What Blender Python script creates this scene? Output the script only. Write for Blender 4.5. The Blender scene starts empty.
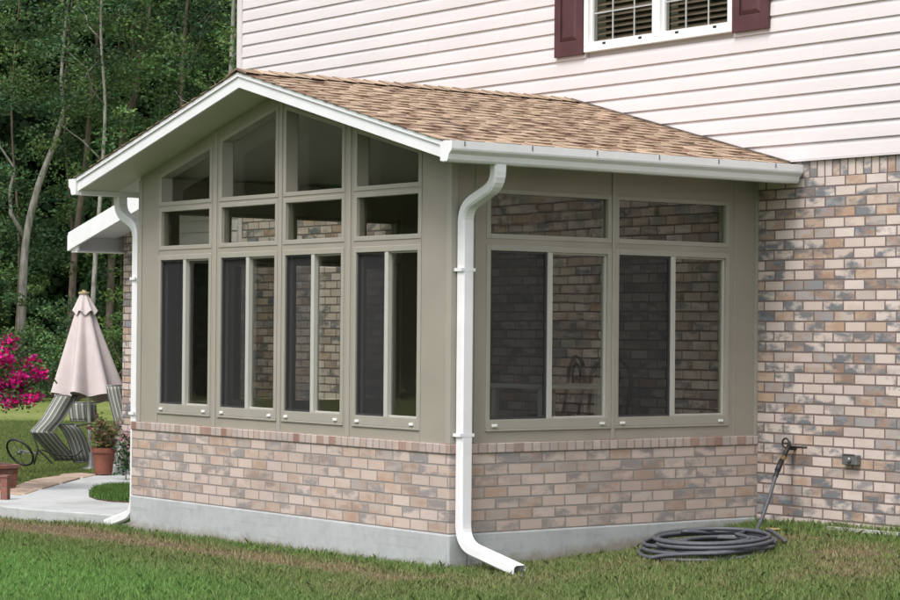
import bpy, math, random
import numpy as np
from mathutils import Vector, Matrix, noise
rnd = random.Random(7)
RS = np.random.RandomState(11)
C = bpy.context.scene.collection
S = bpy.context.scene
PI = math.pi

# ------------------------------------------------------------------ materials
def new_mat(name):
    m = bpy.data.materials.new(name); m.use_nodes = True
    nt = m.node_tree; b = nt.nodes['Principled BSDF']
    return m, nt, b
def N(nt, t, **kw):
    n = nt.nodes.new(t)
    for k, v in kw.items():
        if k.startswith('i_'): n.inputs[k[2:].replace('_', ' ')].default_value = v
        else: setattr(n, k, v)
    return n
def L(nt, a, b): nt.links.new(a, b)
def math_(nt, op, a, b=None, c=None):
    n = nt.nodes.new('ShaderNodeMath'); n.operation = op
    for i, v in enumerate((a, b, c)):
        if v is None: continue
        if isinstance(v, (int, float)): n.inputs[i].default_value = v
        else: L(nt, v, n.inputs[i])
    return n.outputs[0]
def ramp(nt, fac, stops, mode='LINEAR'):
    r = nt.nodes.new('ShaderNodeValToRGB'); r.color_ramp.interpolation = mode
    el = r.color_ramp.elements
    while len(el) > 1: el.remove(el[-1])
    for i, (p, c) in enumerate(stops):
        e = el[0] if i == 0 else el.new(p)
        e.position = p; e.color = (*c, 1) if len(c) == 3 else c
    L(nt, fac, r.inputs[0]); return r.outputs[0]
def mixc(nt, fac, a, b, blend='MIX'):
    n = nt.nodes.new('ShaderNodeMix'); n.data_type = 'RGBA'; n.blend_type = blend
    for i, v in ((0, fac), (6, a), (7, b)):
        if isinstance(v, (int, float)): n.inputs[i].default_value = v
        elif isinstance(v, tuple): n.inputs[i].default_value = (*v, 1) if len(v) == 3 else v
        else: L(nt, v, n.inputs[i])
    return n.outputs[2]
def noise_(nt, vec, scale, detail=3, rough=.55):
    n = N(nt, 'ShaderNodeTexNoise'); n.inputs['Scale'].default_value = scale
    n.inputs['Detail'].default_value = detail; n.inputs['Roughness'].default_value = rough
    if vec is not None: L(nt, vec, n.inputs['Vector'])
    return n.outputs['Fac']
def geo_pos(nt): return N(nt, 'ShaderNodeNewGeometry').outputs['Position']
def bump(nt, h, b, strength=.3, dist=.01):
    n = N(nt, 'ShaderNodeBump'); n.inputs['Strength'].default_value = strength
    n.inputs['Distance'].default_value = dist; L(nt, h, n.inputs['Height']); L(nt, n.outputs[0], b.inputs['Normal'])

def simple(name, col, rough=.5, var=.06, scale=6, spec=.4, metal=0, bmp=0, bscale=60, stretch=None):
    m, nt, b = new_mat(name)
    p = geo_pos(nt)
    if stretch:
        mp = N(nt, 'ShaderNodeMapping'); mp.inputs['Scale'].default_value = stretch; L(nt, p, mp.inputs['Vector']); p = mp.outputs[0]
    f = noise_(nt, p, scale, 5)
    lo = tuple(c*(1-var*1.6) for c in col); hi = tuple(min(1, c*(1+var)) for c in col)
    L(nt, ramp(nt, f, [(.3, lo), (.7, hi)]), b.inputs['Base Color'])
    b.inputs['Roughness'].default_value = rough
    b.inputs['Specular IOR Level'].default_value = spec
    b.inputs['Metallic'].default_value = metal
    if bmp: bump(nt, noise_(nt, p, bscale, 4), b, bmp, .004)
    return m

def brick_mat(name, w, h, mortar, palette, mcol, contrast=.35, voff=0., stagger=.5, smudge=.5, dark=(.13,.155,.175), seed=0.):
    m, nt, b = new_mat(name)
    uv = N(nt, 'ShaderNodeUVMap').outputs[0]
    sep = N(nt, 'ShaderNodeSeparateXYZ'); L(nt, uv, sep.inputs[0])
    # slight hand laid wobble
    wob = math_(nt, 'MULTIPLY', math_(nt, 'SUBTRACT', noise_(nt, uv, 5., 3), .5), .004)
    V = math_(nt, 'DIVIDE', math_(nt, 'ADD', math_(nt, 'SUBTRACT', sep.outputs[1], voff), wob), h)
    row = math_(nt, 'FLOOR', V); fv = math_(nt, 'FRACT', V)
    wn0 = N(nt, 'ShaderNodeTexWhiteNoise', noise_dimensions='1D'); L(nt, row, wn0.inputs['W'])
    off = math_(nt, 'ADD', math_(nt, 'MULTIPLY', math_(nt, 'FLOORED_MODULO', row, 2.), stagger),
                math_(nt, 'MULTIPLY', wn0.outputs['Value'], .10 if stagger else 0.))
    U = math_(nt, 'ADD', math_(nt, 'DIVIDE', math_(nt, 'ADD', sep.outputs[0], 40.), w), off)
    col = math_(nt, 'FLOOR', U); fu = math_(nt, 'FRACT', U)
    du = math_(nt, 'MULTIPLY', math_(nt, 'MINIMUM', fu, math_(nt, 'SUBTRACT', 1., fu)), w)
    dv = math_(nt, 'MULTIPLY', math_(nt, 'MINIMUM', fv, math_(nt, 'SUBTRACT', 1., fv)), h)
    d = math_(nt, 'MINIMUM', du, dv)
    d = math_(nt, 'ADD', d, math_(nt, 'MULTIPLY', math_(nt, 'SUBTRACT', noise_(nt, uv, 90., 3), .5), .0035))
    mask = N(nt, 'ShaderNodeMapRange', interpolation_type='SMOOTHSTEP')
    mask.inputs['From Min'].default_value = mortar*.42; mask.inputs['From Max'].default_value = mortar*.62
    L(nt, d, mask.inputs['Value']); mk = mask.outputs[0]
    cv = N(nt, 'ShaderNodeCombineXYZ'); L(nt, col, cv.inputs[0]); L(nt, row, cv.inputs[1]); cv.inputs[2].default_value = seed
    wn = N(nt, 'ShaderNodeTexWhiteNoise', noise_dimensions='3D'); L(nt, cv.outputs[0], wn.inputs['Vector'])
    base = ramp(nt, wn.outputs['Value'], palette)
    # second random gives each brick its own smudges
    cv2 = N(nt, 'ShaderNodeVectorMath', operation='MULTIPLY_ADD')
    L(nt, wn.outputs['Color'], cv2.inputs[0]); cv2.inputs[1].default_value = (13, 17, 9); L(nt, uv, cv2.inputs[2])
    st = N(nt, 'ShaderNodeMapping'); st.inputs['Scale'].default_value = (5.5, 11, 9); L(nt, cv2.outputs[0], st.inputs[0])
    sm = noise_(nt, st.outputs[0], 1., 4, .6)
    smf = ramp(nt, sm, [(.44, (0,0,0)), (.58, (1,1,1))])
    sx = N(nt, 'ShaderNodeSeparateColor'); L(nt, wn.outputs['Color'], sx.inputs[0])
    gate = ramp(nt, sx.outputs[1], [(.46, (0,0,0)), (.56, (1,1,1))])
    f1 = math_(nt, 'MULTIPLY', math_(nt, 'MULTIPLY', smf, gate), smudge)
    c1 = mixc(nt, f1, base, dark)
    mp2 = N(nt, 'ShaderNodeMapping'); mp2.inputs['Location'].default_value = (7.3, 2.1, 4.4); L(nt, st.outputs[0], mp2.inputs[0])
    sm2 = ramp(nt, noise_(nt, mp2.outputs[0], 1.1, 4, .6), [(.46, (0,0,0)), (.62, (1,1,1))])
    g2 = ramp(nt, sx.outputs[0], [(.50, (.15,.15,.15)), (.66, (1,1,1))])
    c2 = mixc(nt, math_(nt, 'MULTIPLY', math_(nt, 'MULTIPLY', sm2, g2), contrast), c1, (.40,.25,.165))
    grain = noise_(nt, uv, 160., 3)
    c3 = mixc(nt, 1., c2, ramp(nt, grain, [(.3, (.82,.82,.82)), (.7, (1.08,1.08,1.08))]), 'MULTIPLY')
    patch = ramp(nt, noise_(nt, uv, 1.3, 3), [(.35, (.88,.88,.89)), (.65, (1.06,1.05,1.04))])
    c4 = mixc(nt, 1., c3, patch, 'MULTIPLY')
    c4 = mixc(nt, 1., c4, (1.,.975,.995), 'MULTIPLY')
    mo = mixc(nt, noise_(nt, uv, 22., 3), mcol, tuple(c*.72 for c in mcol))
    L(nt, mixc(nt, mk, mo, c4), b.inputs['Base Color'])
    b.inputs['Roughness'].default_value = .9; b.inputs['Specular IOR Level'].default_value = .25
    hh = math_(nt, 'ADD', math_(nt, 'MULTIPLY', mk, 1.), math_(nt, 'MULTIPLY', grain, .25))
    bump(nt, hh, b, .7, .006)
    return m

PAL_H = [(0., (.60,.52,.47)), (.2, (.66,.59,.54)), (.42, (.58,.50,.44)), (.58, (.64,.57,.52)), (.66, (.52,.42,.34)),
         (.74, (.47,.36,.27)), (.82, (.54,.47,.41)), (.91, (.38,.36,.35)), (1., (.27,.29,.30))]
PAL_S = [(0., (.52,.44,.385)), (.25, (.57,.49,.44)), (.5, (.52,.43,.37)), (.7, (.55,.47,.415)), (.82, (.47,.37,.295)),
         (.92, (.46,.40,.355)), (1., (.39,.36,.33))]
PAL_R = [(0., (.50,.43,.385)), (.3, (.46,.39,.345)), (.6, (.54,.465,.42)), (.86, (.45,.37,.325)), (.94, (.38,.26,.21)), (1., (.29,.17,.135))]
M = {}
M['brick_house'] = brick_mat('house_brick', .197, .0745, .0125, PAL_H, (.21,.165,.155), .6, 2.735, smudge=.88, seed=3.)
M['brick_soldier'] = brick_mat('house_soldier_brick', .0745, .30, .0115, PAL_H, (.21,.16,.15), .7, 2.70, 0., smudge=.8, seed=8.)
M['brick_knee'] = brick_mat('knee_wall_brick', .203, .0761, .0115, PAL_S, (.31,.28,.26), .5, .25, smudge=.85, dark=(.255,.25,.25), seed=5.)
M['brick_rowlock'] = brick_mat('rowlock_brick', .0775, .30, .0105, PAL_R, (.33,.285,.265), .2, .70, 0., smudge=.2, seed=2.)
M['brick_red'] = brick_mat('red_brick', .11, .06, .010, [(0.,(.25,.10,.075)),(.5,(.30,.13,.10)),(1.,(.21,.085,.065))], (.24,.15,.12), .2, .05, smudge=.3, seed=4.)
M['panel'] = simple('tan_aluminium_panel', (.312,.286,.244), .45, .055, 2.2, .35, bmp=.05, bscale=30)
M['frame'] = simple('tan_window_frame', (.338,.319,.278), .38, .03, 5, .4)
M['sash'] = simple('pale_sash_metal', (.46,.45,.41), .38, .03, 5, .4)
M['beige_in'] = simple('interior_panel', (.36,.34,.28), .6, .03, 4)
M['ceil'] = simple('ceiling_panel', (.80,.79,.76), .6, .03, 2)
M['soffit'] = simple('sunroom_soffit', (.52,.52,.425), .55, .03, 4)
M['white'] = simple('white_painted_metal', (.79,.79,.815), .33, .035, 5, .45)
M['white2'] = simple('white_vinyl', (.80,.80,.80), .4, .02, 5, .4)
M['siding'] = simple('pinkish_white_vinyl_siding', (.665,.618,.632), .42, .03, 1.3, .35, bmp=.05, bscale=40, stretch=(1,1,6))
M['concrete'] = None
M['shutter'] = simple('maroon_shutter', (.085,.034,.039), .5, .12, 7, .4)
M['darkmetal'] = simple('black_iron', (.02,.02,.022), .5, .1, 20)
M['interior_floor'] = simple('interior_floor_tile', (.28,.24,.20), .5, .1, 3)
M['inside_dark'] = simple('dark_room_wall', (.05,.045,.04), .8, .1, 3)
M['blind'] = simple('window_blind', (.25,.19,.155), .6, .08, 8)
M['hose'] = simple('grey_rubber_hose', (.085,.09,.105), .5, .12, 40, .4)
M['screen_rim'] = simple('dark_screen_rim', (.045,.045,.05), .5, .1, 10)
M['muntin'] = simple('pale_grey_muntin', (.42,.43,.43), .5, .05, 10)
M['rubber'] = simple('black_rubber', (.02,.02,.022), .5, .1, 40)
M['brass'] = simple('brass_fitting', (.50,.40,.17), .3, .1, 30, .5, 1.)
M['galv'] = simple('weathered_grey_metal', (.19,.195,.195), .45, .2, 14, .5, .4)
M['pvc'] = simple('dull_pvc_pipe', (.42,.42,.40), .5, .1, 10)
M['terracotta'] = simple('terracotta_clay', (.215,.078,.052), .75, .14, 12, bmp=.2)
M['canvas'] = simple('faded_pink_canvas', (.54,.475,.475), .85, .05, 6, .1, bmp=.08, bscale=300)
M['wood'] = simple('pale_wood', (.42,.33,.19), .6, .15, 20)
M['flagstone'] = simple('brown_flagstone', (.36,.27,.21), .85, .22, 5, bmp=.3, bscale=25)
M['soil'] = simple('dark_soil', (.07,.05,.035), .95, .3, 18, bmp=.4)
M['flashing'] = simple('roof_flashing', (.45,.42,.38), .5, .1, 10)

def concrete(name, col, mud=False):
    m, nt, b = new_mat(name); p = geo_pos(nt)
    f = noise_(nt, p, 2.2, 6, .65)
    c = ramp(nt, f, [(.28, tuple(x*.84 for x in col)), (.5, col), (.72, tuple(min(1, x*1.08) for x in col))])
    sp = noise_(nt, p, 14, 5, .7)
    c = mixc(nt, 1., c, ramp(nt, sp, [(.25, (.84,.84,.83)), (.5, (1,1,1)), (.75, (1.04,1.04,1.04))]), 'MULTIPLY')
    # trowel / form lines and stains with a shape of their own
    mp = N(nt, 'ShaderNodeMapping'); mp.inputs['Scale'].default_value = (.7, .7, 14); L(nt, p, mp.inputs[0])
    st = ramp(nt, noise_(nt, mp.outputs[0], 1.5, 4, .6), [(.30, (.80,.78,.75)), (.46, (1,1,1))])
    c = mixc(nt, .8, c, st, 'MULTIPLY')
    sz_ = N(nt, 'ShaderNodeSeparateXYZ'); L(nt, p, sz_.inputs[0])
    hgt = math_(nt, 'SUBTRACT', sz_.outputs[2], math_(nt, 'MULTIPLY', sz_.outputs[1], .07))
    spl = math_(nt, 'ADD', math_(nt, 'MULTIPLY', hgt, -9.), math_(nt, 'MULTIPLY', noise_(nt, p, 9, 5, .7), 1.6))
    if mud: c = mixc(nt, ramp(nt, spl, [(.25, (0,0,0)), (.75, (.6,.6,.6))]), c, (.22,.17,.12))
    L(nt, c, b.inputs['Base Color']); b.inputs['Roughness'].default_value = .88
    bump(nt, noise_(nt, p, 70, 5), b, .25, .004)
    return m
M['concrete'] = concrete('grey_concrete_footing', (.40,.42,.43), True)
M['slab'] = concrete('pale_concrete_path', (.405,.42,.42))

def glass_mat(name, tint, refl=.045, bs=.12):
    m = bpy.data.materials.new(name); m.use_nodes = True; nt = m.node_tree; nt.nodes.clear()
    out = N(nt, 'ShaderNodeOutputMaterial'); tr = N(nt, 'ShaderNodeBsdfTransparent'); gl = N(nt, 'ShaderNodeBsdfGlossy')
    tr.inputs[0].default_value = (*tint, 1); gl.inputs['Roughness'].default_value = 0.015; gl.inputs[0].default_value = (.95,.97,1,1)
    lw = N(nt, 'ShaderNodeLayerWeight'); lw.inputs[0].default_value = .5
    f = math_(nt, 'ADD', math_(nt, 'MULTIPLY', math_(nt, 'POWER', lw.outputs['Facing'], 5.), 1-refl), refl)
    bp = N(nt, 'ShaderNodeBump'); bp.inputs['Strength'].default_value = bs; bp.inputs['Distance'].default_value = .02
    L(nt, noise_(nt, geo_pos(nt), 1.6, 2), bp.inputs['Height']); L(nt, bp.outputs[0], gl.inputs['Normal'])
    mx = N(nt, 'ShaderNodeMixShader'); L(nt, f, mx.inputs[0]); L(nt, tr.outputs[0], mx.inputs[1]); L(nt, gl.outputs[0], mx.inputs[2])
    L(nt, mx.outputs[0], out.inputs[0]); return m
M['glass'] = glass_mat('window_glass', (.84,.85,.82))
M['glass_clear'] = glass_mat('clear_gable_glass', (.93,.94,.93))
M['glass_dark'] = glass_mat('dark_window_glass', (.35,.36,.38), .05)
def screen_mat():
    m, nt, b = new_mat('insect_screen_mesh')
    b.inputs['Base Color'].default_value = (.020,.020,.024,1); b.inputs['Roughness'].default_value = .7
    out = nt.nodes['Material Output']; tr = N(nt, 'ShaderNodeBsdfTransparent'); mx = N(nt, 'ShaderNodeMixShader')
    mx.inputs[0].default_value = .60; L(nt, tr.outputs[0], mx.inputs[1]); L(nt, b.outputs[0], mx.inputs[2]); L(nt, mx.outputs[0], out.inputs[0])
    return m
M['screen'] = screen_mat()

def attr_mat(name, rough=.8, trans=0., spec=.2, bmp=0):
    m, nt, b = new_mat(name)
    a = N(nt, 'ShaderNodeAttribute'); a.attribute_name = 'Col'
    L(nt, a.outputs['Color'], b.inputs['Base Color']); b.inputs['Roughness'].default_value = rough
    b.inputs['Specular IOR Level'].default_value = spec
    if trans:
        out = nt.nodes['Material Output']; t = N(nt, 'ShaderNodeBsdfTranslucent'); L(nt, a.outputs['Color'], t.inputs[0])
        mx = N(nt, 'ShaderNodeMixShader'); mx.inputs[0].default_value = trans
        L(nt, b.outputs[0], mx.inputs[1]); L(nt, t.outputs[0], mx.inputs[2]); L(nt, mx.outputs[0], out.inputs[0])
    if bmp: bump(nt, noise_(nt, geo_pos(nt), 260, 3), b, bmp, .003)
    return m
M['leaf'] = attr_mat('leaf_foliage', .6, .25, .25)
M['grassblade'] = attr_mat('grass_blades', .7, .30, .15)
M['shingle'] = attr_mat('tan_shingle', .93, 0, .1, .5)
M['petal'] = attr_mat('magenta_petals', .7, .3, .2)
def bark_mat(name, a, c):
    m, nt, b = new_mat(name); p = geo_pos(nt)
    mp = N(nt, 'ShaderNodeMapping'); mp.inputs['Scale'].default_value = (6,6,1.6); L(nt, p, mp.inputs[0])
    L(nt, ramp(nt, noise_(nt, mp.outputs[0], 2.2, 5, .65), [(.35, a), (.65, c)]), b.inputs['Base Color'])
    b.inputs['Roughness'].default_value = .9; bump(nt, noise_(nt, mp.outputs[0], 6, 4), b, .6, .02); return m
M['bark'] = bark_mat('grey_bark', (.14,.13,.115), (.36,.345,.31))
M['bark_brown'] = bark_mat('brown_bark', (.06,.045,.033), (.17,.135,.105))

def stripe_mat():
    m, nt, b = new_mat('striped_sling_fabric')
    uv = N(nt, 'ShaderNodeUVMap').outputs[0]; sp = N(nt, 'ShaderNodeSeparateXYZ'); L(nt, uv, sp.inputs[0])
    f = math_(nt, 'FRACT', math_(nt, 'MULTIPLY', sp.outputs[0], 9.))
    c = ramp(nt, f, [(0., (.44,.45,.44)), (.34, (.44,.45,.44)), (.42, (.12,.13,.12)), (.60, (.10,.11,.10)), (.66, (.25,.25,.21)), (.80, (.25,.25,.21)), (.88, (.13,.14,.12))])
    L(nt, c, b.inputs['Base Color']); b.inputs['Roughness'].default_value = .8; return m
M['stripe'] = stripe_mat()

# ------------------------------------------------------------------ mesh builder
ROOT = {}
class MB:
    def __init__(s): s.v = []; s.f = []; s.c = []; s.uvs = {}; s.smooth = False
    def face(s, pts, col=None, uv=None):
        n = len(s.v); s.v += [tuple(p) for p in pts]; s.f.append(tuple(range(n, n+len(pts)))); s.c.append(col)
        if uv: s.uvs[len(s.f)-1] = uv
    def box(s, a, b, col=None):
        (x0,y0,z0), (x1,y1,z1) = [min(p) for p in zip(a,b)], [max(p) for p in zip(a,b)]
        n = len(s.v)
        s.v += [(x0,y0,z0),(x1,y0,z0),(x1,y1,z0),(x0,y1,z0),(x0,y0,z1),(x1,y0,z1),(x1,y1,z1),(x0,y1,z1)]
        for q in ((0,3,2,1),(4,5,6,7),(0,1,5,4),(1,2,6,5),(2,3,7,6),(3,0,4,7)):
            s.f.append(tuple(n+i for i in q)); s.c.append(col)
        return s
    def prism(s, poly, axis, a, b, col=None):
        """extrude a 2-D polygon along axis (0,1,2) from a to b"""
        def P(p, t):
            if axis == 1: return (p[0], t, p[1])
            if axis == 0: return (t, p[0], p[1])
            return (p[0], p[1], t)
        n = len(s.v); k = len(poly)
        s.v += [P(p, a) for p in poly] + [P(p, b) for p in poly]
        s.f.append(tuple(range(n, n+k))); s.c.append(col)
        s.f.append(tuple(range(n+2*k-1, n+k-1, -1))); s.c.append(col)
        for i in range(k):
            j = (i+1) % k
            s.f.append((n+i, n+k+i, n+k+j, n+j)); s.c.append(col)
        return s
    def tube(s, pts, r, seg=8, col=None, cap=True, sx=1., up=None, rect=None):
        pts = [Vector(p) for p in pts]; rr = r if isinstance(r, (list, tuple)) else [r]*len(pts)
        n0 = len(s.v); K = 4 if rect else seg
        prev = None
        for i, p in enumerate(pts):
            t = (pts[min(i+1, len(pts)-1)] - pts[max(i-1, 0)])
            t = t.normalized() if t.length > 1e-9 else Vector((0,0,1))
            if up is not None: a = Vector(up)
            elif prev is not None: a = prev
            else: a = Vector((0,0,1)) if abs(t.z) < .9 else Vector((1,0,0))
            a = (a - t*a.dot(t)).normalized(); bq = t.cross(a); prev = a
            if rect:
                # keep thickness at bends
                for (e, g) in ((-1,-1),(1,-1),(1,1),(-1,1)): s.v.append(tuple(p + a*e*rect[0]/2 + bq*g*rect[1]/2))
            else:
                for k in range(K):
                    th = 2*PI*k/K; s.v.append(tuple(p + a*math.cos(th)*rr[i] + bq*math.sin(th)*rr[i]*sx))
        for i in range(len(pts)-1):
            for k in range(K):
                j = (k+1) % K
                s.f.append((n0+i*K+k, n0+i*K+j, n0+(i+1)*K+j, n0+(i+1)*K+k)); s.c.append(col)
        if cap:
            s.f.append(tuple(n0+K-1-k for k in range(K))); s.c.append(col)
            e = n0+(len(pts)-1)*K; s.f.append(tuple(e+k for k in range(K))); s.c.append(col)
        return s
    def lathe(s, prof, c, seg=24, col=None, rip=None):
        n0 = len(s.v)
        for (r, z) in prof:
            for k in range(seg):
                th = 2*PI*k/seg; q = r*(rip(k, z) if rip else 1)
                s.v.append((c[0]+q*math.cos(th), c[1]+q*math.sin(th), c[2]+z))
        for i in range(len(prof)-1):
            for k in range(seg):
                j = (k+1) % seg
                s.f.append((n0+i*seg+k, n0+i*seg+j, n0+(i+1)*seg+j, n0+(i+1)*seg+k)); s.c.append(col)
        return s
    def build(s, name, mat, parent=None, smooth=False, bevel=0, origin=None, label=None, loc=None):
        o0 = Vector(origin) if origin is not None else (ROOT.get(parent.name, Vector()) if parent else (Vector(loc) if loc else Vector()))
        me = bpy.data.meshes.new(name)
        V = np.array(s.v, float).reshape(-1, 3)
        # box-projected UVs in metres, world based
        me.from_pydata([tuple(p) for p in (V - np.array(o0))], [], s.f)
        uvl = me.uv_layers.new(name='UVMap')
        has = any(c is not None for c in s.c)
        if has: me.color_attributes.new('Col', 'FLOAT_COLOR', 'CORNER')
        uvl = me.uv_layers['UVMap']; ca = me.color_attributes['Col'] if has else None
        for pi, p in enumerate(me.polygons):
            n = p.normal; cu = s.uvs.get(pi)
            for q, li in enumerate(p.loop_indices):
                w = V[me.loops[li].vertex_index]
                if cu: uvl.data[li].uv = cu[q]
                elif abs(n.z) > .7: uvl.data[li].uv = (w[0], w[1])
                elif abs(n.x) > abs(n.y): uvl.data[li].uv = (w[1], w[2])
                else: uvl.data[li].uv = (w[0], w[2])
                if has: ca.data[li].color = (*(s.c[pi] or (.3,.3,.3)), 1)
            p.use_smooth = smooth
        me.materials.append(mat)
        o = bpy.data.objects.new(name, me); C.objects.link(o)
        if parent: o.parent = parent; ROOT[o.name] = o0
        else: o.location = o0; ROOT[o.name] = o0
        if bevel:
            b = o.modifiers.new('edge', 'BEVEL'); b.width = bevel; b.segments = 2; b.limit_method = 'ANGLE'; b.angle_limit = math.radians(40)
        if label: o['label'] = label
        return o
def fast_mesh(name, V, k, cols, mat, parent=None, loc=(0,0,0)):
    """V: (n*k,3) vertices of n separate k-gons; cols (n,3)"""
    V = np.asarray(V, np.float32) - np.asarray(ROOT.get(parent.name, Vector()) if parent else loc, np.float32)
    n = len(V)//k; me = bpy.data.meshes.new(name)
    me.vertices.add(n*k); me.vertices.foreach_set('co', V.ravel())
    me.loops.add(n*k); me.loops.foreach_set('vertex_index', np.arange(n*k, dtype=np.int32))
    me.polygons.add(n); me.polygons.foreach_set('loop_start', np.arange(0, n*k, k, dtype=np.int32))
    me.polygons.foreach_set('loop_total', np.full(n, k, np.int32))
    ca = me.color_attributes.new('Col', 'FLOAT_COLOR', 'CORNER')
    cc = np.ones((n*k, 4), np.float32); cc[:, :3] = np.repeat(cols, k, axis=0); ca.data.foreach_set('color', cc.ravel())
    me.update(calc_edges=True); me.validate(); me.materials.append(mat)
    o = bpy.data.objects.new(name, me); C.objects.link(o)
    if parent: o.parent = parent
    else: o.location = loc
    ROOT[o.name] = Vector(ROOT.get(parent.name, Vector()) if parent else loc)
    return o
def thing(name, label, cat, loc=(0,0,0), group=None):
    o = bpy.data.objects.new(name, None); C.objects.link(o); o.location = loc; o.empty_display_size = .1
    ROOT[o.name] = Vector(loc); o['label'] = label; o['category'] = cat
    if group: o['group'] = group
    return o
def tag(o, label=None, cat=None, group=None, kind=None):
    if label: o['label'] = label
    if cat: o['category'] = cat
    if group: o['group'] = group
    if kind: o['kind'] = kind
    return o
def copy_tree(o, parent=None):
    c = o.copy(); C.objects.link(c); c.parent = parent
    for ch in list(o.children): copy_tree(ch, c)
    return c

def split_build(mb, name, mat, parent, bevel=0):
    for i in range(0, len(mb.v), 8):
        q = MB(); q.v = mb.v[i:i+8]; q.f = [tuple(j-i for j in f) for f in mb.f if i <= f[0] < i+8]; q.c = [None]*len(q.f); q.build(name, mat, parent, bevel=bevel)
# ------------------------------------------------------------------ camera
CAM = Vector((12.19991858, -9.2057694, 1.59752115))
F = Vector((-0.79847936, 0.60186357, 0.01381825)); R = Vector((0.6019904, 0.79846271, 0.00805388)); U = Vector((0.00618602, -0.01474931, 0.99987209))
cd = bpy.data.cameras.new('camera'); cam = bpy.data.objects.new('camera', cd); C.objects.link(cam)
mw = Matrix(((R.x, U.x, -F.x, CAM.x), (R.y, U.y, -F.y, CAM.y), (R.z, U.z, -F.z, CAM.z), (0,0,0,1)))
cam.matrix_world = mw; cd.sensor_width = 36; cd.lens = 2296.33/900*36; cd.clip_end = 3000; cd.clip_start = .1
S.camera = cam
def W(depth, lat):                       # spot on the plan, measured along and across the line of sight
    return (CAM.x + F.x*depth + .602*lat, CAM.y + F.y*depth + .7985*lat)

# ------------------------------------------------------------------ ground
D = 2.838
def sstep(a, b, x): t = min(1, max(0, (x-a)/(b-a))); return t*t*(3-2*t)
def gz(x, y):
    s = .4 + .6*sstep(-4.6, -2., x)
    z = .012 + .013*max(-6., min(x, 3.)) + .075*min(2.9, max(0, y))*s + .012*max(-8., min(0, y))
    if x > -2 and 0 < y < 2.9: z -= (.075*y - .2175*(y/2.9)**2.3)*(1-sstep(.15, .75, x))
    dep = (x-CAM.x)*F.x + (y-CAM.y)*F.y
    z += .012*max(0, min(30, dep-27.))
    return z
def dryness(x, y):
    n = noise.noise((x*1.1, y*1.1, 3.)); n2 = noise.noise((x*3.7, y*3.7, 9.)); n3 = noise.noise((x*11, y*11, 5.))
    d = .18 + .30*n + .25*n2 + .16*n3
    if y < 0 and -7 < x < .5:                                   # worn strip along the gable wall
        q = -y + .12*n
        d += .75*math.exp(-((q-.52)/.26)**2)
        d -= .35*math.exp(-((q-.12)/.12)**2)
    if x < -3.4 and y < .2: d += .75*math.exp(-((x+4.7)/.9)**2 - ((y+.45)/.32)**2)
    if x > 0 and y > -.8:
        d += .02 + .30*math.exp(-((x-.95)/.35)**2)
        d += .6*math.exp(-((x-1.75)/.35)**2 - ((y-1.9)/.4)**2) + .5*math.exp(-((x-2.4)/.4)**2 - ((y-1.3)/.45)**2)
        if y > 2.3: d -= .45
    if y < -1.2: d -= .30*sstep(1.2, 2.1, -y)
    if x < -10.8 or y > 4: d = .45 + .35*n + .2*n2
    return max(0., min(1., d))
def axis(lo, hi, step, far):
    a = list(np.arange(lo, hi+1e-6, step)); s = step; v = hi
    while v < far: s *= 1.35; v += s; a.append(v)
    s = step; v = lo; pre = []
    while v > -far: s *= 1.35; v -= s; pre.append(v)
    return pre[::-1] + a
XS = axis(-12., 4., .10, 900); YS = axis(-5., 5., .10, 900)
gv = []; gd = []
for y in YS:
    for x in XS:
        gv.append((x, y, gz(x, y) + (.012*noise.noise((x*2.3, y*2.3, 0)) if -13 < x < 5 and -6 < y < 6 else .05*noise.noise((x*.1, y*.1, 0))))); gd.append(dryness(x, y))
nx = len(XS)
gf = [(j*nx+i, j*nx+i+1, (j+1)*nx+i+1, (j+1)*nx+i) for j in range(len(YS)-1) for i in range(nx-1)]
me = bpy.data.meshes.new('ground'); me.from_pydata(gv, [], gf)
at = me.attributes.new('dry', 'FLOAT', 'POINT'); at.data.foreach_set('value', gd)
for p in me.polygons: p.use_smooth = True
ground = bpy.data.objects.new('ground', me); C.objects.link(ground); tag(ground, kind='structure')
m, nt, b = new_mat('lawn_ground'); p = geo_pos(nt)
a = N(nt, 'ShaderNodeAttribute'); a.attribute_name = 'dry'
g1 = mixc(nt, noise_(nt, p, 3., 5), (.030,.060,.014), (.060,.105,.026))
g2 = mixc(nt, noise_(nt, p, 30., 5), (.075,.052,.034), (.185,.135,.09))
fd = math_(nt, 'ADD', a.outputs['Fac'], math_(nt, 'MULTIPLY', math_(nt, 'SUBTRACT', noise_(nt, p, 14., 4), .5), .9))
c = mixc(nt, ramp(nt, fd, [(.30, (0,0,0)), (.62, (1,1,1))]), g1, g2)
sp = N(nt, 'ShaderNodeVectorMath', operation='DISTANCE'); L(nt, p, sp.inputs[0]); sp.inputs[1].default_value = (CAM.x, CAM.y, 0)
far = ramp(nt, math_(nt, 'DIVIDE', sp.outputs['Value'], 60.), [(.40, (0,0,0)), (.46, (1,1,1))])   # the back lawn: lighter, mown
mp = N(nt, 'ShaderNodeMapping'); mp.inputs['Scale'].default_value = (1,1,1); L(nt, p, mp.inputs[0])
fc = ramp(nt, noise_(nt, p, .55, 6, .7), [(.3, (.11,.16,.038)), (.5, (.17,.205,.06)), (.72, (.235,.24,.095))])
fc2 = mixc(nt, .6, fc, ramp(nt, noise_(nt, p, 9, 4), [(.3, (.6,.6,.6)), (.7, (1.25,1.25,1.25))]), 'MULTIPLY')
L(nt, mixc(nt, far, c, fc2), b.inputs['Base Color']); b.inputs['Roughness'].default_value = .95; b.inputs['Specular IOR Level'].default_value = .1
bump(nt, noise_(nt, p, 45, 5), b, .8, .02); me.materials.append(m)

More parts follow.
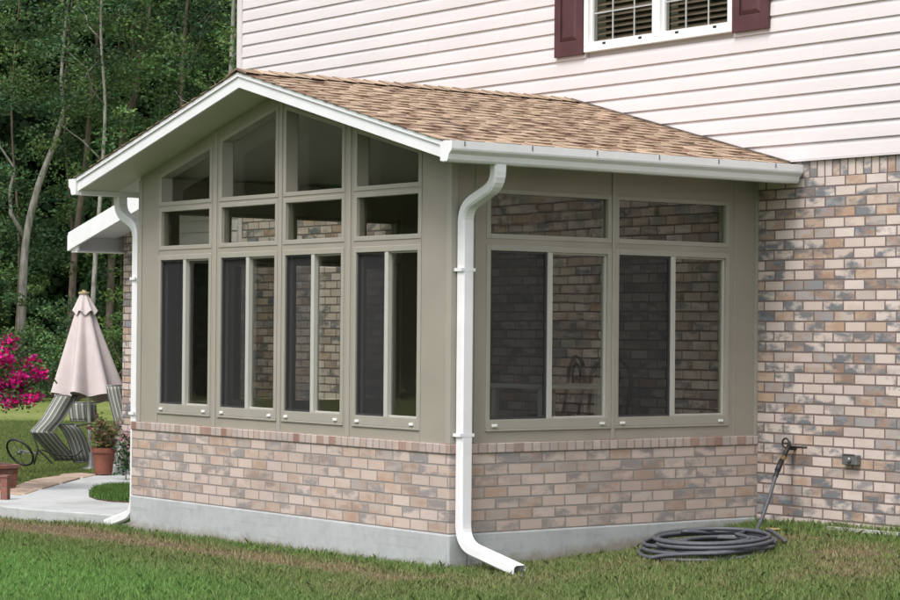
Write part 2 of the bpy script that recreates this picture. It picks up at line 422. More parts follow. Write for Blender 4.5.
# ------------------------------------------------------------------ concrete path and patio
def sheet(name, poly, z0, z1, mat, bevel=0):
    o = MB().prism(poly, 2, z0, z1).build(name, mat, bevel=bevel); return o
front = [(-12.6,-1.6), (-9.,-.62), (-7.28,-.30), (-6.12,-.27), (-5.83,-.23), (-5.45,-.13), (-4.95,.03), (-4.65,.17), (-4.29,.19)]
back = [(-4.29,2.83), (-9.55,2.83), (-9.66,2.52), (-9.21,2.13), (-8.44,1.44), (-7.8,.82), (-7.2,.45), (-8.2,.25), (-12.6,-.3)]
o = sheet('concrete_path', front+back, -.20, .05, M['slab'], .012); tag(o, kind='structure')
stones = [([(-7.25,.52),(-7.72,.90),(-8.05,.86),(-7.75,.44),(-7.5,.36)]), ([(-7.80,.98),(-8.35,1.45),(-8.78,1.30),(-8.30,.95),(-8.1,.9)]),
          ([(-8.42,1.52),(-9.0,2.02),(-9.35,1.92),(-9.05,1.55),(-8.84,1.36)]), ([(-9.08,2.10),(-9.50,2.50),(-9.80,2.45),(-9.75,2.2),(-9.42,1.98)]), ([(-8.12,.40),(-8.36,.86),(-9.1,1.1),(-9.4,.7),(-8.9,.35)])]
for i, s_ in enumerate(stones):
    o = sheet('flagstone', s_, -.05, .058 + .004*(i % 3), M['flagstone'], .008)
    tag(o, ['small brown flagstone at the near end of the row beside the path', 'second brown flagstone in the row along the pale path', 'third brown flagstone, between path and striped chairs',
            'last brown flagstone of the row, near the terracotta pot', 'wide brown flagstone behind the red brick post'][i], 'flagstone', 'brown flagstones edging the concrete path')
o = MB().box((-10.05,2.78,.03), (-9.3,3.6,.135)).build('concrete_step', M['slab'], bevel=.01); tag(o, 'low grey concrete step at the brick corner behind the flowerpot', 'step')

# ------------------------------------------------------------------ house
house = thing('house', 'two storey house with mixed brick below, pinkish white siding above', 'house', (0, D, .2))
XL2, XL1, XR = -7.28, -9.61, 7.
ZS = 2.864
def wall_cells(mb, xs, zs, holes, y0, y1):
    for i in range(len(xs)-1):
        for j in range(len(zs)-1):
            cx, cz = (xs[i]+xs[i+1])/2, (zs[j]+zs[j+1])/2
            if any(h[0] < cx < h[1] and h[2] < cz < h[3] for h in holes): continue
            mb.box((xs[i], y0, zs[j]), (xs[i+1], y1, zs[j+1]))
# lower brick wall with the opening of the back porch
PX0, PX1, PZ = -9.28, -7.22, 2.47
mb = MB(); wall_cells(mb, [XL1, PX0, PX1, XR], [-.3, PZ, 2.735], [(PX0, PX1, -.5, PZ)], D, D+.2)
# the header over the porch is siding, cut it out of the brick
mb = MB(); mb.box((XL1, D, -.3), (PX0, D+.2, 2.735)); mb.box((PX1, D, -.3), (XR, D+.2, 2.735))
mb.build('brick_wall', M['brick_house'], house)
MB().box((XL1, D-.002, 2.735), (PX0, D+.2, ZS+.04)).box((XL2+.06, D-.002, 2.735), (XR, D+.2, ZS)).build('soldier_course', M['brick_soldier'], house)
mb = MB().box((XL1, D+.2, -.3), (XL1+.2, D+7, 2.85)); mb.build('brick_end_wall', M['brick_house'], house)
MB().box((XR-.2, D+.2, -.3), (XR, D+7, 2.85)).build('brick_end_wall', M['brick_house'], house)
MB().box((XL1, D+7, -.3), (XR, D+7.2, 2.85)).build('rear_wall', M['brick_house'], house)
# porch interior
mb = MB(); y1 = D+1.6
mb.box((PX0-.1, y1, .2), (PX1+.1, y1+.1, PZ+.3)); mb.box((PX0-.1, D+.2, .2), (PX0, y1, PZ+.3)); mb.box((PX1, D+.2, .2), (PX1+.1, y1, PZ+.3)); mb.box((PX0-.1, D+.2, PZ+.1), (PX1+.1, y1, PZ+.2))
mb.build('porch_wall', M['inside_dark'], house)
MB().box((PX0, D, -.1), (PX1, y1, .22)).build('porch_floor', M['slab'], house)
dr = MB().box((-8.95, y1-.05, .23), (-8.88, y1-.005, 2.3)).box((-7.5, y1-.05, .23), (-7.43, y1-.005, 2.3)).box((-8.88, y1-.05, 2.22), (-7.5, y1-.005, 2.3)).box((-8.22, y1-.05, .23), (-8.15, y1-.005, 2.22)).build('patio_door', M['white2'], house)
MB().box((-8.88, y1-.03, .25), (-7.5, y1-.02, 2.22)).build('pane', M['glass_dark'], dr)
# siding
def siding(name, x0, x1, z0, z1, y, holes=(), top=None, pitch=.1195):
    mb = MB(); k = 0
    while z0 + k*pitch < z1:
        za = z0 + k*pitch; zb = min(z1, za+pitch); k += 1
        segs = [(x0, x1)]
        for h in holes:
            if h[2] < (za+zb)/2 < h[3]:
                segs = [t for sgm in segs for t in ((sgm[0], min(sgm[1], h[0])), (max(sgm[0], h[1]), sgm[1])) if t[1]-t[0] > .01]
        if x1-x0 > 5:
            jx = x0 + 1.3 + (k*1.37 % 3.3); cut = []
            for a_, b_ in segs:
                q_ = [a_] + [v for v in (jx, jx+3.66, jx+7.32) if a_+.1 < v < b_-.1] + [b_]; cut += list(zip(q_[:-1], q_[1:]))
            segs = cut
        for a_, b_ in segs:
            if top:                                              # clip under a slope: x limit at this height
                a_ = max(a_, top(zb))
                if a_ >= b_: continue
            yf, yb = y-.021-(.0022 if int(a_*7.3) % 2 else 0), y-.006
            # Dutch-lap profile: lip, face, shoulder
            pts = [(yf+.007, za-.001), (yf, za+.003), (yf+.003, za+pitch*.35), (yf+.007, za+pitch*.7), (yb, zb), (y+.02, zb), (y+.02, za)]
            n = len(mb.v); kx = len(pts)
            for xx in (a_, b_): mb.v += [(xx, q[0], q[1]) for q in pts]
            for i in range(4): mb.f.append((n+i, n+kx+i, n+kx+i+1, n+i+1)); mb.c.append(None)
            mb.f.append((n+6, n+kx+6, n+kx, n)); mb.c.append(None)
            mb.f.append(tuple(range(n, n+kx))); mb.c.append(None); mb.f.append(tuple(range(n+2*kx-1, n+kx-1, -1))); mb.c.append(None)
    return mb.build(name, M['siding'], house)
WX0, WX1, WZ0, WZ1 = -1.955, -.243, 3.862, 5.16
siding('siding', XL2, XR, ZS, 6.1, D, holes=[(WX0, WX1, WZ0, WZ1)])
MB().box((XL2, D+.02, ZS), (WX0, D+.12, 6.1)).box((WX1, D+.02, ZS), (XR, D+.12, 6.1)).box((WX0, D+.02, ZS), (WX1, D+.12, WZ0)).box((WX0, D+.02, WZ1), (WX1, D+.12, 6.1)).build('sheathing', M['siding'], house)
MB().box((XL2-.012, D-.032, ZS), (XL2+.075, D-.004, 6.1)).box((XL2-.012, D-.03, ZS+.3), (XL2, D+.06, 6.1)).build('corner_trim', M['siding'], house)
MB().box((XL2, D+.12, ZS), (XL2+.12, D+6.9, 6.1)).build('side_wall', M['siding'], house)
MB().box((XL2+.12, D-.028, ZS-.012), (XR, D+.01, ZS-.001)).build('starter_strip', M['siding'], house)
MB().box((XL2-.4, D-.45, 6.1), (XR+.3, D+7.3, 6.22)).build('upper_soffit', M['white2'], house)
MB().prism([(D-.45, 6.22), (D+7.3, 6.22), (D+3.4, 7.7)], 0, XL2-.4, XR+.3).build('upper_roof', M['flashing'], house)
# siding header above the porch opening
siding('porch_header_siding', PX0+.001, XL2, PZ, 2.96, D, top=lambda z: -9.9 + (z-2.62)/.255)
MB().box((PX0, D+.02, PZ), (XL2, D+.12, 2.86)).box((PX1-.07, D+.003, PZ), (PX1, D+.2, 2.735)).build('porch_header', M['siding'], house)
# two-unit white window upstairs
wf = MB()
fw = .050
for (a_, b_, c_, d_) in ((WX0, WX1, WZ0, WZ0+.045), (WX0, WX1, WZ1-.06, WZ1), (WX0, WX0+fw, WZ0+.045, WZ1-.06), (WX1-fw, WX1, WZ0+.045, WZ1-.06), (-1.135, -1.045, WZ0+.045, WZ1-.06)):
    wf.box((a_, D-.045, c_), (b_, D+.06, d_))
wf = wf.build('window', M['white2'], house, bevel=.004)
for (x0, x1) in ((WX0+fw, -1.135), (-1.045, WX1-fw)):
    zb = WZ0+.045; zm = 4.50
    s_ = MB()
    for (za, zc_, yy) in ((zb, zm+.02, D-.012), (zm-.02, WZ1-.06, D+.012)):
        s_.box((x0+.001, yy, za), (x1-.001, yy+.022, za+.038)).box((x0+.001, yy, zc_-.038), (x1-.001, yy+.022, zc_)).box((x0+.001, yy, za+.038), (x0+.020, yy+.022, zc_-.038)).box((x1-.020, yy, za+.038), (x1-.001, yy+.022, zc_-.038))
    s_.build('sash', M['white2'], wf)
    mu = MB(); w3 = (x1-x0)/3
    for k in (1, 2): mu.box((x0+k*w3-.006, D-.001, zb+.038), (x0+k*w3+.006, D+.004, zm-.018))
    mu.box((x0+.028, D-.0005, 4.168), (x1-.028, D+.0045, 4.180)); mu.build('muntin', M['muntin'], wf)
    MB().box((x0+.028, D+.006, zb+.038), (x1-.028, D+.009, zm-.018)).box((x0+.028, D+.024, zm+.018), (x1-.028, D+.027, WZ1-.098)).build('pane', M['glass'], wf)
    bl = MB(); z = zb+.05
    while z < WZ1-.08:
        bl.face([(x0+.01, D+.05, z), (x1-.01, D+.05, z), (x1-.01, D+.085, z+.034), (x0+.01, D+.085, z+.034)]); z += .047
    bl.build('blind', M['blind'], wf)
    MB().box((x0, D+.15, WZ0), (x1, D+.16, WZ1)).build('dark_backing', M['inside_dark'], wf)  # flat near-black sheet behind the blind, its colour standing in for the dim room
    lt = MB()
    for q in (.22, .78): lt.box((x0+(x1-x0)*q-.016, D-.02, zb+.004), (x0+(x1-x0)*q+.016, D-.0125, zb+.024))
    split_build(lt, 'sash_lift', M['rubber'], wf)
for (x0, x1) in ((-2.316, -1.962), (-.232, .140)):
    sh = MB(); z0, z1 = 3.85, 5.17; y = D-.055; e = .075
    sh.box((x0, y, z0), (x0+e, D-.022, z1)).box((x1-e, y, z0), (x1, D-.022, z1)).box((x0+e, y, z0), (x1-e, D-.022, z0+.12)).box((x0+e, y, z1-.1), (x1-e, D-.022, z1)).box((x0+e, y, 4.46), (x1-e, D-.022, 4.56))
    sh = sh.build('shutter', M['shutter'], house, bevel=.004)
    for (za, zb) in ((z0+.12, 4.46), (4.56, z1-.1)):
        a_, b_ = x0+e, x1-e; g = .035; pn = MB()
        o4 = [(a_, y+.018, za), (b_, y+.018, za), (b_, y+.018, zb), (a_, y+.018, zb)]; i4 = [(a_+g, y+.002, za+g), (b_-g, y+.002, za+g), (b_-g, y+.002, zb-g), (a_+g, y+.002, zb-g)]
        pn.face(i4)
        for k in range(4): pn.face([o4[k], o4[(k+1) % 4], i4[(k+1) % 4], i4[k]])
        pn.build('panel', M['shutter'], sh)
# one-storey wing roof: rises from its rake tip towards the two storey part
zr = lambda x: 2.60 + .252*(x+9.75)
sl = MB(); xa, xb = -9.78, XL2
sl.prism([(xa, zr(xa)), (xb, zr(xb)), (xb, zr(xb)+.03), (xa, zr(xa)+.03)], 1, D-.55, D+7.); sl.build('wing_roof', M['flashing'], house)
rk = MB()
rk.prism([(xa, zr(xa)-.16), (xb, zr(xb)-.16), (xb, zr(xb)+.028), (xa, zr(xa)+.028)], 1, D-.578, D-.552); rk.build('wing_rake_board', M['white'], house)
MB().prism([(xa, zr(xa)-.03), (xb, zr(xb)-.03), (xb, zr(xb)-.005), (xa, zr(xa)-.005)], 1, D-.55, D+.0).build('wing_soffit', M['white'], house)
MB().box((xa-.012, D-.58, zr(xa)-.165), (xa+.02, D+7, zr(xa)+.0)).box((xa+.021, D-.551, 2.41), (XL1-.01, D+7., 2.425)).box((xa+.021, D-.551, 2.43), (XL1+.001, D-.53, zr(xa)+.0)).build('eave_box', M['white'], house)
MB().box((PX0-.03, D-.003, 2.86), (PX0, D+.1, 2.9)).build('trim', M['white'], house)
# wall fittings
fa = MB(); sx, sz = .40, .775
fa.tube([(sx, D, sz), (sx, D-.06, sz)], .016, 10); fa.tube([(sx, D-.06, sz+.02), (sx, D-.10, sz-.03), (sx+.0, D-.12, sz-.075)], .017, 10); fa.tube([(sx, D-.065, sz), (sx, D-.065, sz+.05)], .012, 8)
fa.tube([(sx+.0, D-.06, sz+.01), (sx+.16, D-.05, sz+.01)], .008, 6)
fc_ = fa.build('faucet', M['darkmetal'], house, smooth=True)
hw = MB(); hw.tube([(sx-.03+.034*math.cos(t), D-.07, sz+.035+.034*math.sin(t)) for t in [i*PI/6 for i in range(13)]], .007, 6); hw.tube([(sx-.064, D-.07, sz+.035), (sx+.004, D-.07, sz+.035)], .005, 6); hw.build('handle', M['darkmetal'], fc_, smooth=True)
ob = MB().box((.90, D-.05, .682), (1.04, D, .752)).box((.91, D-.056, .750), (1.03, D-.045, .760)).build('outlet_box', M['galv'], house, bevel=.01)
MB().lathe([(0,.0),(.016,.0),(.02,.012),(.012,.02),(0,.02)], (0,0,0), 12).build('knob', M['galv'], ob)
kb = bpy.data.objects['knob']; kb.rotation_euler = (PI/2, 0, 0); kb.location = Vector((.975, D-.05, .717)) - ROOT[house.name]
kb.data.transform(Matrix.Translation(ROOT[house.name]))

# ------------------------------------------------------------------ sunroom
XW = -4.27
sun = thing('sunroom', 'tan framed gable sunroom on brick knee wall, attached to the house', 'sunroom', (XW/2, 0, 0))
XC = -2.12; SL = .262
rt = lambda x: 3.478 - SL*abs(x-XC)           # top of rake
ru = lambda x: rt(x) - .105                   # underside of rake / soffit
ZF, ZSill = .25, .85
T = .14
MB().box((XW-.02, -.02, -.35), (.02, T, ZF-.001)).box((-T, T, -.35), (.02, D, ZF-.001)).box((XW-.02, T, -.35), (XW+T, D, ZF-.001)).build('footing', M['concrete'], sun, bevel=.012)
MB().box((XW+T, T, .2), (-T, D+.0, ZF)).build('floor', M['interior_floor'], sun)
MB().box((XW-.012, -.012, ZF), (.012, .10, .783)).box((-.09, .10, ZF), (.012, D-.001, .783)).box((XW-.012, .10, ZF), (XW+.09, D-.001, .783)).build('knee_wall', M['brick_knee'], sun)
MB().prism([(-.026, .7835), (.12, .7835), (.12, .858), (-.022, .848)], 1, 0, 1).f
rw = MB()
rw.box((XW-.022, -.022, .7832), (.022, .11, .849)); rw.box((-.11, .11, .7832), (.022, D-.002, .849)); rw.box((XW-.022, .11, .7832), (XW+.11, D-.002, .849))
rw.build('sill_course', M['brick_rowlock'], sun, bevel=.006)
# wall panels (front)
gx = [-3.854, -3.114, -2.931, -2.172, -2.027, -1.298, -1.109, -.377]
b3, t3, b2, t2, b1 = 1.006, 2.149, 2.263, 2.536, 2.614
tw = lambda x: 3.245 - .25*abs(x-XC)
FR = .036                                     # visible width of window frame round the glass
cols = [(gx[0], gx[1]), (gx[2], gx[3]), (gx[4], gx[5]), (gx[6], gx[7])]
pan = MB(); PT = .11
def strip(x0, x1, za, zb_):                   # za, zb functions or numbers
    fa_ = za if callable(za) else (lambda x: za); fb_ = zb_ if callable(zb_) else (lambda x: zb_)
    xs_ = [x0, x1] if not (x0 < XC < x1) else [x0, XC, x1]
    for i in range(len(xs_)-1):
        a_, b_ = xs_[i], xs_[i+1]
        pan.prism([(a_, fa_(a_)), (b_, fa_(b_)), (b_, fb_(b_)), (a_, fb_(a_))], 1, 0, PT)
XP = -4.205
edges = [XP] + [v for (a_, b_) in cols for v in (a_-FR, b_+FR)] + [0.]
for i in range(0, len(edges), 2): strip(edges[i], edges[i+1], ZSill, lambda x: ru(x)-.002)
for (a_, b_) in cols:
    x0, x1 = a_-FR, b_+FR
    strip(x0, x1, ZSill, b3-.065); strip(x0, x1, t3+.04, b2-.034); strip(x0, x1, t2+.03, b1-.03)
    strip(x0, x1, lambda x: tw(x)+.03, lambda x: ru(x)-.002)
pan.build('front_panel', M['panel'], sun)
# post cover strips and grooves
ps = MB()
for i in range(2, len(edges)-2, 2):
    x0, x1 = edges[i], edges[i+1]; xm = (x0+x1)/2; ps.box((xm-.022, -.007, ZSill+.001), (xm+.022, .0, ru(xm)-.01))
ps.box((edges[1]-.006, -.006, ZSill+.001), (edges[1]-.001, 0, ru(edges[1])-.03)); ps.box((edges[-2]+.001, -.006, ZSill+.001), (edges[-2]+.006, 0, ru(edges[-2])-.03))
ps.box((-.045, -.009, ZSill+.001), (.009, -.0005, ru(0)-.02)); ps.box((.0005, -.0005, ZSill+.001), (.009, .045, ru(0)-.02)); ps.box((XP-.009, -.009, ZSill+.001), (XP+.045, -.0005, ru(XP)-.02))
split_build(ps, 'post_cover', M['frame'], sun, .002)
# side panels: right (x=0) and left (x=XW), same layout
sy = [.329, 1.372, 1.476, 2.512]
YEND = 2.60
for side in (0, 1):
    pn = MB()
    xa_, xb_ = ((-PT, 0.) if side == 0 else (XP, XP+PT))
    top = ru(0)-.012 if side == 0 else ru(XP)-.004
    ye = [PT, sy[0]-FR, sy[1]+FR, sy[2]-FR, sy[3]+FR, D-.001]
    for i in range(0, 6, 2): pn.box((xa_, ye[i], ZSill), (xb_, ye[i+1], top))
    for (c_, d_) in ((sy[0], sy[1]), (sy[2], sy[3])):
        y0, y1_ = c_-FR, d_+FR
        pn.box((xa_, y0, ZSill), (xb_, y1_, b3-.065)); pn.box((xa_, y0, t3+.04), (xb_, y1_, b2-.034)); pn.box((xa_, y0, t2+.03), (xb_, y1_, top))
    pn.build('side_panel', M['panel'], sun)
    st = MB(); q = .0 if side == 0 else XP; s = 1 if side == 0 else -1
    for ym in (1.424,): st.box((q, ym-.014, ZSill+.001), (q+s*.010, ym+.014, top-.01))
    for ym in (.20, YEND): st.box((q, ym-.004, ZSill+.001), (q+s*.006, ym+.004, top-.01))
    st.box((q, D-.03, ZSill+.001), (q+s*.012, D-.001, top-.01))
    split_build(st, 'post_cover', M['frame'], sun, .002)
# window units; local plane coordinates (h, z) mapped to the wall
def fr_box(mb, wall, h0, h1, z0, z1, d0, d1):     # d: distance inwards from the wall face (negative = proud)
    if wall == 'front': mb.box((h0, d0, z0), (h1, d1, z1))
    elif wall == 'right': mb.box((-d1, h0, z0), (-d0, h1, z1))
    else: mb.box((XP+d0, h0, z0), (XP+d1, h1, z1))
def sliding(wall, h0, h1):
    f = MB(); hm = (h0+h1)/2
    fr_box(f, wall, h0-FR, h0, b3-.065, t3+.04, -.007, .07); fr_box(f, wall, h1, h1+FR, b3-.065, t3+.04, -.007, .07)
    fr_box(f, wall, h0, h1, b3-.065, b3, -.007, .07); fr_box(f, wall, h0, h1, t3, t3+.04, -.007, .07)
    fr_box(f, wall, h0-FR, h1+FR, b3-.080, b3-.0652, -.010, .0)          # sill nose
    w = f.build('sliding_window', M['frame'], sun, bevel=.003)
    s = MB(); m2 = .021
    # fixed/moving sash: meeting stile and thin inner rims
    fr_box(s, wall, hm-m2, hm+m2, b3, t3, -.004, .045)
    fr_box(s, wall, h1-.012, h1, b3+.012, t3-.012, .012, .05); fr_box(s, wall, hm+m2, h1, b3, b3+.012, .012, .05); fr_box(s, wall, hm+m2, h1, t3-.012, t3, .012, .05)
    s.build('sash', M['sash'], w, bevel=.002)
    g = MB()
    fr_box(g, wall, hm+m2, h1-.012, b3+.012, t3-.012, .030, .034); fr_box(g, wall, h0+.012, hm-m2, b3+.012, t3-.012, .052, .056)
    g.build('pane', M['glass'], w)
    if wall == 'left': h0, hm = hm+m2*2, h1+m2
    k = MB(); fr_box(k, wall, h0, h0+.014, b3, t3, .006, .03); fr_box(k, wall, hm-m2-.014, hm-m2, b3, t3, .006, .03); fr_box(k, wall, h0+.014, hm-m2-.014, b3, b3+.014, .006, .03); fr_box(k, wall, h0+.014, hm-m2-.014, t3-.014, t3, .006, .03)
    k.build('screen_frame', M['screen_rim'], w)
    k = MB()
    if wall == 'front': k.face([(h0+.014, .018, b3+.014), (hm-m2-.014, .018, b3+.014), (hm-m2-.014, .018, t3-.014), (h0+.014, .018, t3-.014)])
    else:
        x = -.018 if wall == 'right' else XP+.018; k.face([(x, h0+.014, b3+.014), (x, hm-m2-.014, b3+.014), (x, hm-m2-.014, t3-.014), (x, h0+.014, t3-.014)])
    k.build('screen', M['screen'], w)
    for hc in (h0+.035, h1-.05):
        if wall == 'left': continue
        k = MB(); fr_box(k, wall, hc-.022, hc+.022, b3-.050, b3-.032, -.018, -.0072); k.build('weep_cover', M['white2'], w, bevel=.003)
def transom(wall, h0, h1):
    f = MB(); z0, z1 = b2, t2
    fr_box(f, wall, h0-FR, h0, z0-.034, z1+.03, -.005, .07); fr_box(f, wall, h1, h1+FR, z0-.034, z1+.03, -.005, .07)
    fr_box(f, wall, h0, h1, z0-.034, z0, -.005, .07); fr_box(f, wall, h0, h1, z1, z1+.03, -.005, .07)
    w = f.build('transom_window', M['frame'], sun, bevel=.003)
    g = MB(); fr_box(g, wall, h0, h1, z0, z1, .022, .026); g.build('pane', M['glass'], w)
def gable_win(h0, h1):
    f = MB(); xs_ = [h0, h1] if not (h0 < XC < h1) else [h0, XC, h1]
    def ring(x0, x1, za, zb_, zc, zd): f.prism([(x0, za), (x1, zb_), (x1, zc), (x0, zd)], 1, -.005, .105)
    ring(h0-FR, h0, b1-.03, b1-.03, tw(h0)+.03, tw(h0-FR)+.03); ring(h1, h1+FR, b1-.03, b1-.03, tw(h1+FR)+.03, tw(h1)+.03)
    ring(h0, h1, b1-.03, b1-.03, b1, b1)
    for i in range(len(xs_)-1): ring(xs_[i], xs_[i+1], tw(xs_[i]), tw(xs_[i+1]), tw(xs_[i+1])+.03, tw(xs_[i])+.03)
    w = f.build('gable_window', M['frame'], sun, bevel=.002)
    g = MB()
    for i in range(len(xs_)-1): g.prism([(xs_[i], b1), (xs_[i+1], b1), (xs_[i+1], tw(xs_[i+1])), (xs_[i], tw(xs_[i]))], 1, .094, .098)
    g.build('pane', M['glass_clear'], w)
for (a_, b_) in cols: sliding('front', a_, b_); transom('front', a_, b_); gable_win(a_, b_)
for wl in ('right', 'left'):
    for (a_, b_) in ((sy[0], sy[1]), (sy[2], sy[3])): sliding(wl, a_, b_); transom(wl, a_, b_)
# roof: slab, ceiling, shingles
XE0, XE1, YF = -4.60, .36, -.36
sl = MB()
for (a_, b_) in ((XE0, XC), (XC, XE1)):
    sl.prism([(a_, rt(a_)-.03), (b_, rt(b_)-.03), (b_, rt(b_)+.002), (a_, rt(a_)+.002)], 1, YF+.001, D-.03)
sl.build('roof_deck', M['wood'], sun)
ce = MB()
for (a_, b_) in ((XE0+.02, XC), (XC, XE1-.02)):
    ce.prism([(a_, ru(a_)), (b_, ru(b_)), (b_, rt(b_)-.032), (a_, rt(a_)-.032)], 1, YF+.022, -.002)
ce.build('soffit', M['soffit'], sun)
ce = MB()
for (a_, b_) in ((XE0+.02, XC), (XC, XE1-.02)):
    ce.prism([(a_, ru(a_)), (b_, ru(b_)), (b_, rt(b_)-.032), (a_, rt(a_)-.032)], 1, -.0015, D-.031)
ce.build('ceiling', M['ceil'], sun)
cb = MB().box((XC-.05, PT, ru(XC)-.10), (XC+.05, D-.01, ru(XC)-.03)).box((XW+PT, D-.04, ru(XW)-.14), (-PT, D-.003, ru(XW)-.02)); cb.build('ceiling_beam', M['beige_in'], sun)
rk = MB()
for (a_, b_) in ((XE0-.0, XC), (XC, XE1+.0)):
    rk.prism([(a_, rt(a_)-.108), (b_, rt(b_)-.108), (b_, rt(b_)-.001), (a_, rt(a_)-.001)], 1, YF, YF+.020)
    rk.prism([(a_, rt(a_)-.028), (b_, rt(b_)-.028), (b_, rt(b_)+.006), (a_, rt(a_)+.006)], 1, YF-.012, YF-.001)
rk.build('rake_board', M['white'], sun, bevel=.002)
MB().box((XE0-.002, YF+.021, rt(XE0)-.135), (XE0+.018, D-.04, rt(XE0)-.033)).build('eave_board', M['white'], sun)
MB().box((XE1-.018, YF+.021, rt(XE1)-.135), (XE1+.002, D-.04, rt(XE1)-.033)).build('eave_board', M['white'], sun)
# shingles as laid courses with thick tabs
SLn = math.sqrt(1+SL*SL)
TAN = [(.375,.275,.20), (.40,.30,.215), (.35,.26,.19), (.385,.285,.21), (.43,.325,.24), (.31,.22,.165), (.36,.265,.19)]
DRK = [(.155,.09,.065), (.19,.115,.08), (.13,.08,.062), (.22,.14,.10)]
def shingles(sgn, xe):
    mb = MB(); Ls = abs(xe-XC)*SLn + .03; ex = .138; nc = int(Ls/ex)+1
    def P(s, y, h):                       # s: distance from the eave edge upslope, h: height above deck
        x = xe + sgn*.03 - sgn*(s/SLn); z = 3.478 - SL*abs(x-XC)
        nxx = sgn*SL/SLn; return (x + nxx*h, y, z + h/SLn)
    y0, y1_ = YF-.022, D-.032
    for k in range(nc):
        s0 = k*ex; s1 = min(Ls+.0, s0+ex+.05)
        if s0 > Ls-.02: break
        h0, h1 = .012, .005
        # base layer of the course in random lengths
        y = y0 + rnd.uniform(-.1, 0)
        while y < y1_:
            w = rnd.uniform(.10, .26); a_, b_ = max(y, y0), min(y+w, y1_); y += w
            if b_-a_ < .004: continue
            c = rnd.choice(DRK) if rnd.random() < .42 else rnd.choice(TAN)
            kk = rnd.uniform(.88, 1.1); c = tuple(v*kk for v in c)
            A, B_, C_, E_ = P(s0, a_, h0), P(s0, b_, h0), P(s1, b_, h1), P(s1, a_, h1)
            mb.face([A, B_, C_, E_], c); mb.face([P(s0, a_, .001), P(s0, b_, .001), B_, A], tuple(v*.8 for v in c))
        # thick tabs
        y = y0 + rnd.uniform(-.15, 0)
        while y < y1_:
            w = rnd.uniform(.09, .20); a_, b_ = max(y, y0), min(y+w, y1_); y += w + rnd.uniform(.03, .15)
            if b_-a_ < .01: continue
            kk = rnd.uniform(.9, 1.12); c = tuple(v*kk for v in rnd.choice(TAN)); t = .007; tp = rnd.uniform(.004, .012)
            q0 = [P(s0, a_, h0+t), P(s0, b_, h0+t), P(s1-.02, b_-tp, h1+t*.6), P(s1-.02, a_+tp, h1+t*.6)]
            q1 = [P(s0, a_, h0), P(s0, b_, h0), P(s1-.02, b_-tp, h1), P(s1-.02, a_+tp, h1)]
            mb.face(q0, c)
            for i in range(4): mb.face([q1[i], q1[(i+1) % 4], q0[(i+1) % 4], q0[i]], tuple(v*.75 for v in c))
    return mb
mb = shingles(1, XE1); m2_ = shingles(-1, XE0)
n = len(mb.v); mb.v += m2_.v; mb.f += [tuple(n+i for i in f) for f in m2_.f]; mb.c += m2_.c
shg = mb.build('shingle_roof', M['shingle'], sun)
rc = MB(); y = YF-.025; k = 0
while y < D-.05:
    kk = rnd.uniform(.85, 1.1); c = tuple(v*kk for v in rnd.choice(TAN)); y2 = min(y+.20, D-.033)
    for sg in (-1, 1):
        A = (XC, y, 3.478+.037); B_ = (XC, y2, 3.478+.024); C_ = (XC+sg*.14, y2, 3.478-SL*.14+.018); E_ = (XC+sg*.14, y, 3.478-SL*.14+.029)
        rc.face([A, B_, C_, E_] if sg < 0 else [A, E_, C_, B_], c)
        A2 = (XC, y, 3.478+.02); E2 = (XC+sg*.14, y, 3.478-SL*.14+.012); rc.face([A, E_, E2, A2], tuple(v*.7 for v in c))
    y += .142
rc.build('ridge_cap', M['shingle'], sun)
fl = MB()
for sg, xe in ((-1, XE0), (1, XE1)):
    xs_ = sorted((xe, XC)); fl.prism([(xs_[0], rt(xs_[0])), (xs_[1], rt(xs_[1])), (xs_[1], rt(xs_[1])+.030), (xs_[0], rt(xs_[0])+.030)], 1, D-.034, D-.029)
fl.build('wall_joint_strip', M['bark_brown'], sun)  # dark brown strip drawing the line where shingles meet the siding
# gutters (K profile) with end caps, fasteners, downspouts
def gutter(sgn, xe):
    zt = rt(xe)-.004; g = MB(); y0, y1_ = YF-.012, D+.0-.035
    prof = [(0, 0), (.004, -.128), (.072, -.132), (.084, -.118), (.094, -.085), (.122, -.062), (.126, -.050), (.128, 0), (.118, 0.0), (.116, -.048), (.086, -.078), (.074, -.122), (.012, -.122), (.008, 0)]
    P = [(xe + sgn*(.004+p[0]), zt+p[1]) for p in prof]
    n = len(g.v); k = len(P)
    for y in (y0, y1_): g.v += [(p[0], y, p[1]) for p in P]
    for i in range(k): j = (i+1) % k; g.f.append((n+i, n+k+i, n+k+j, n+j)); g.c.append(None)
    cap = [(xe + sgn*(.004+p[0]), zt+p[1]) for p in prof[:8]]
    for y in (y0-.003, y1_+.001): g.prism(cap, 1, y, y+.003)
    o = g.build('gutter', M['white'], sun)
    y = y0+.10
    while y < y1_:
        MB().box((xe+sgn*.02, y-.004, zt-.006), (xe+sgn*.134, y+.004, zt-.002)).box((xe+sgn*.131, y-.004, zt-.0055), (xe+sgn*.1345, y+.0045, zt-.034)).build('hanger', M['galv'], o); y += .56
    MB().box((xe+sgn*.001, y0+.01, zt+.002), (xe+sgn*.035, y1_, zt+.006)).build('drip_edge', M['white'], o)
    return o
gR = gutter(1, XE1); gL = gutter(-1, XE0)
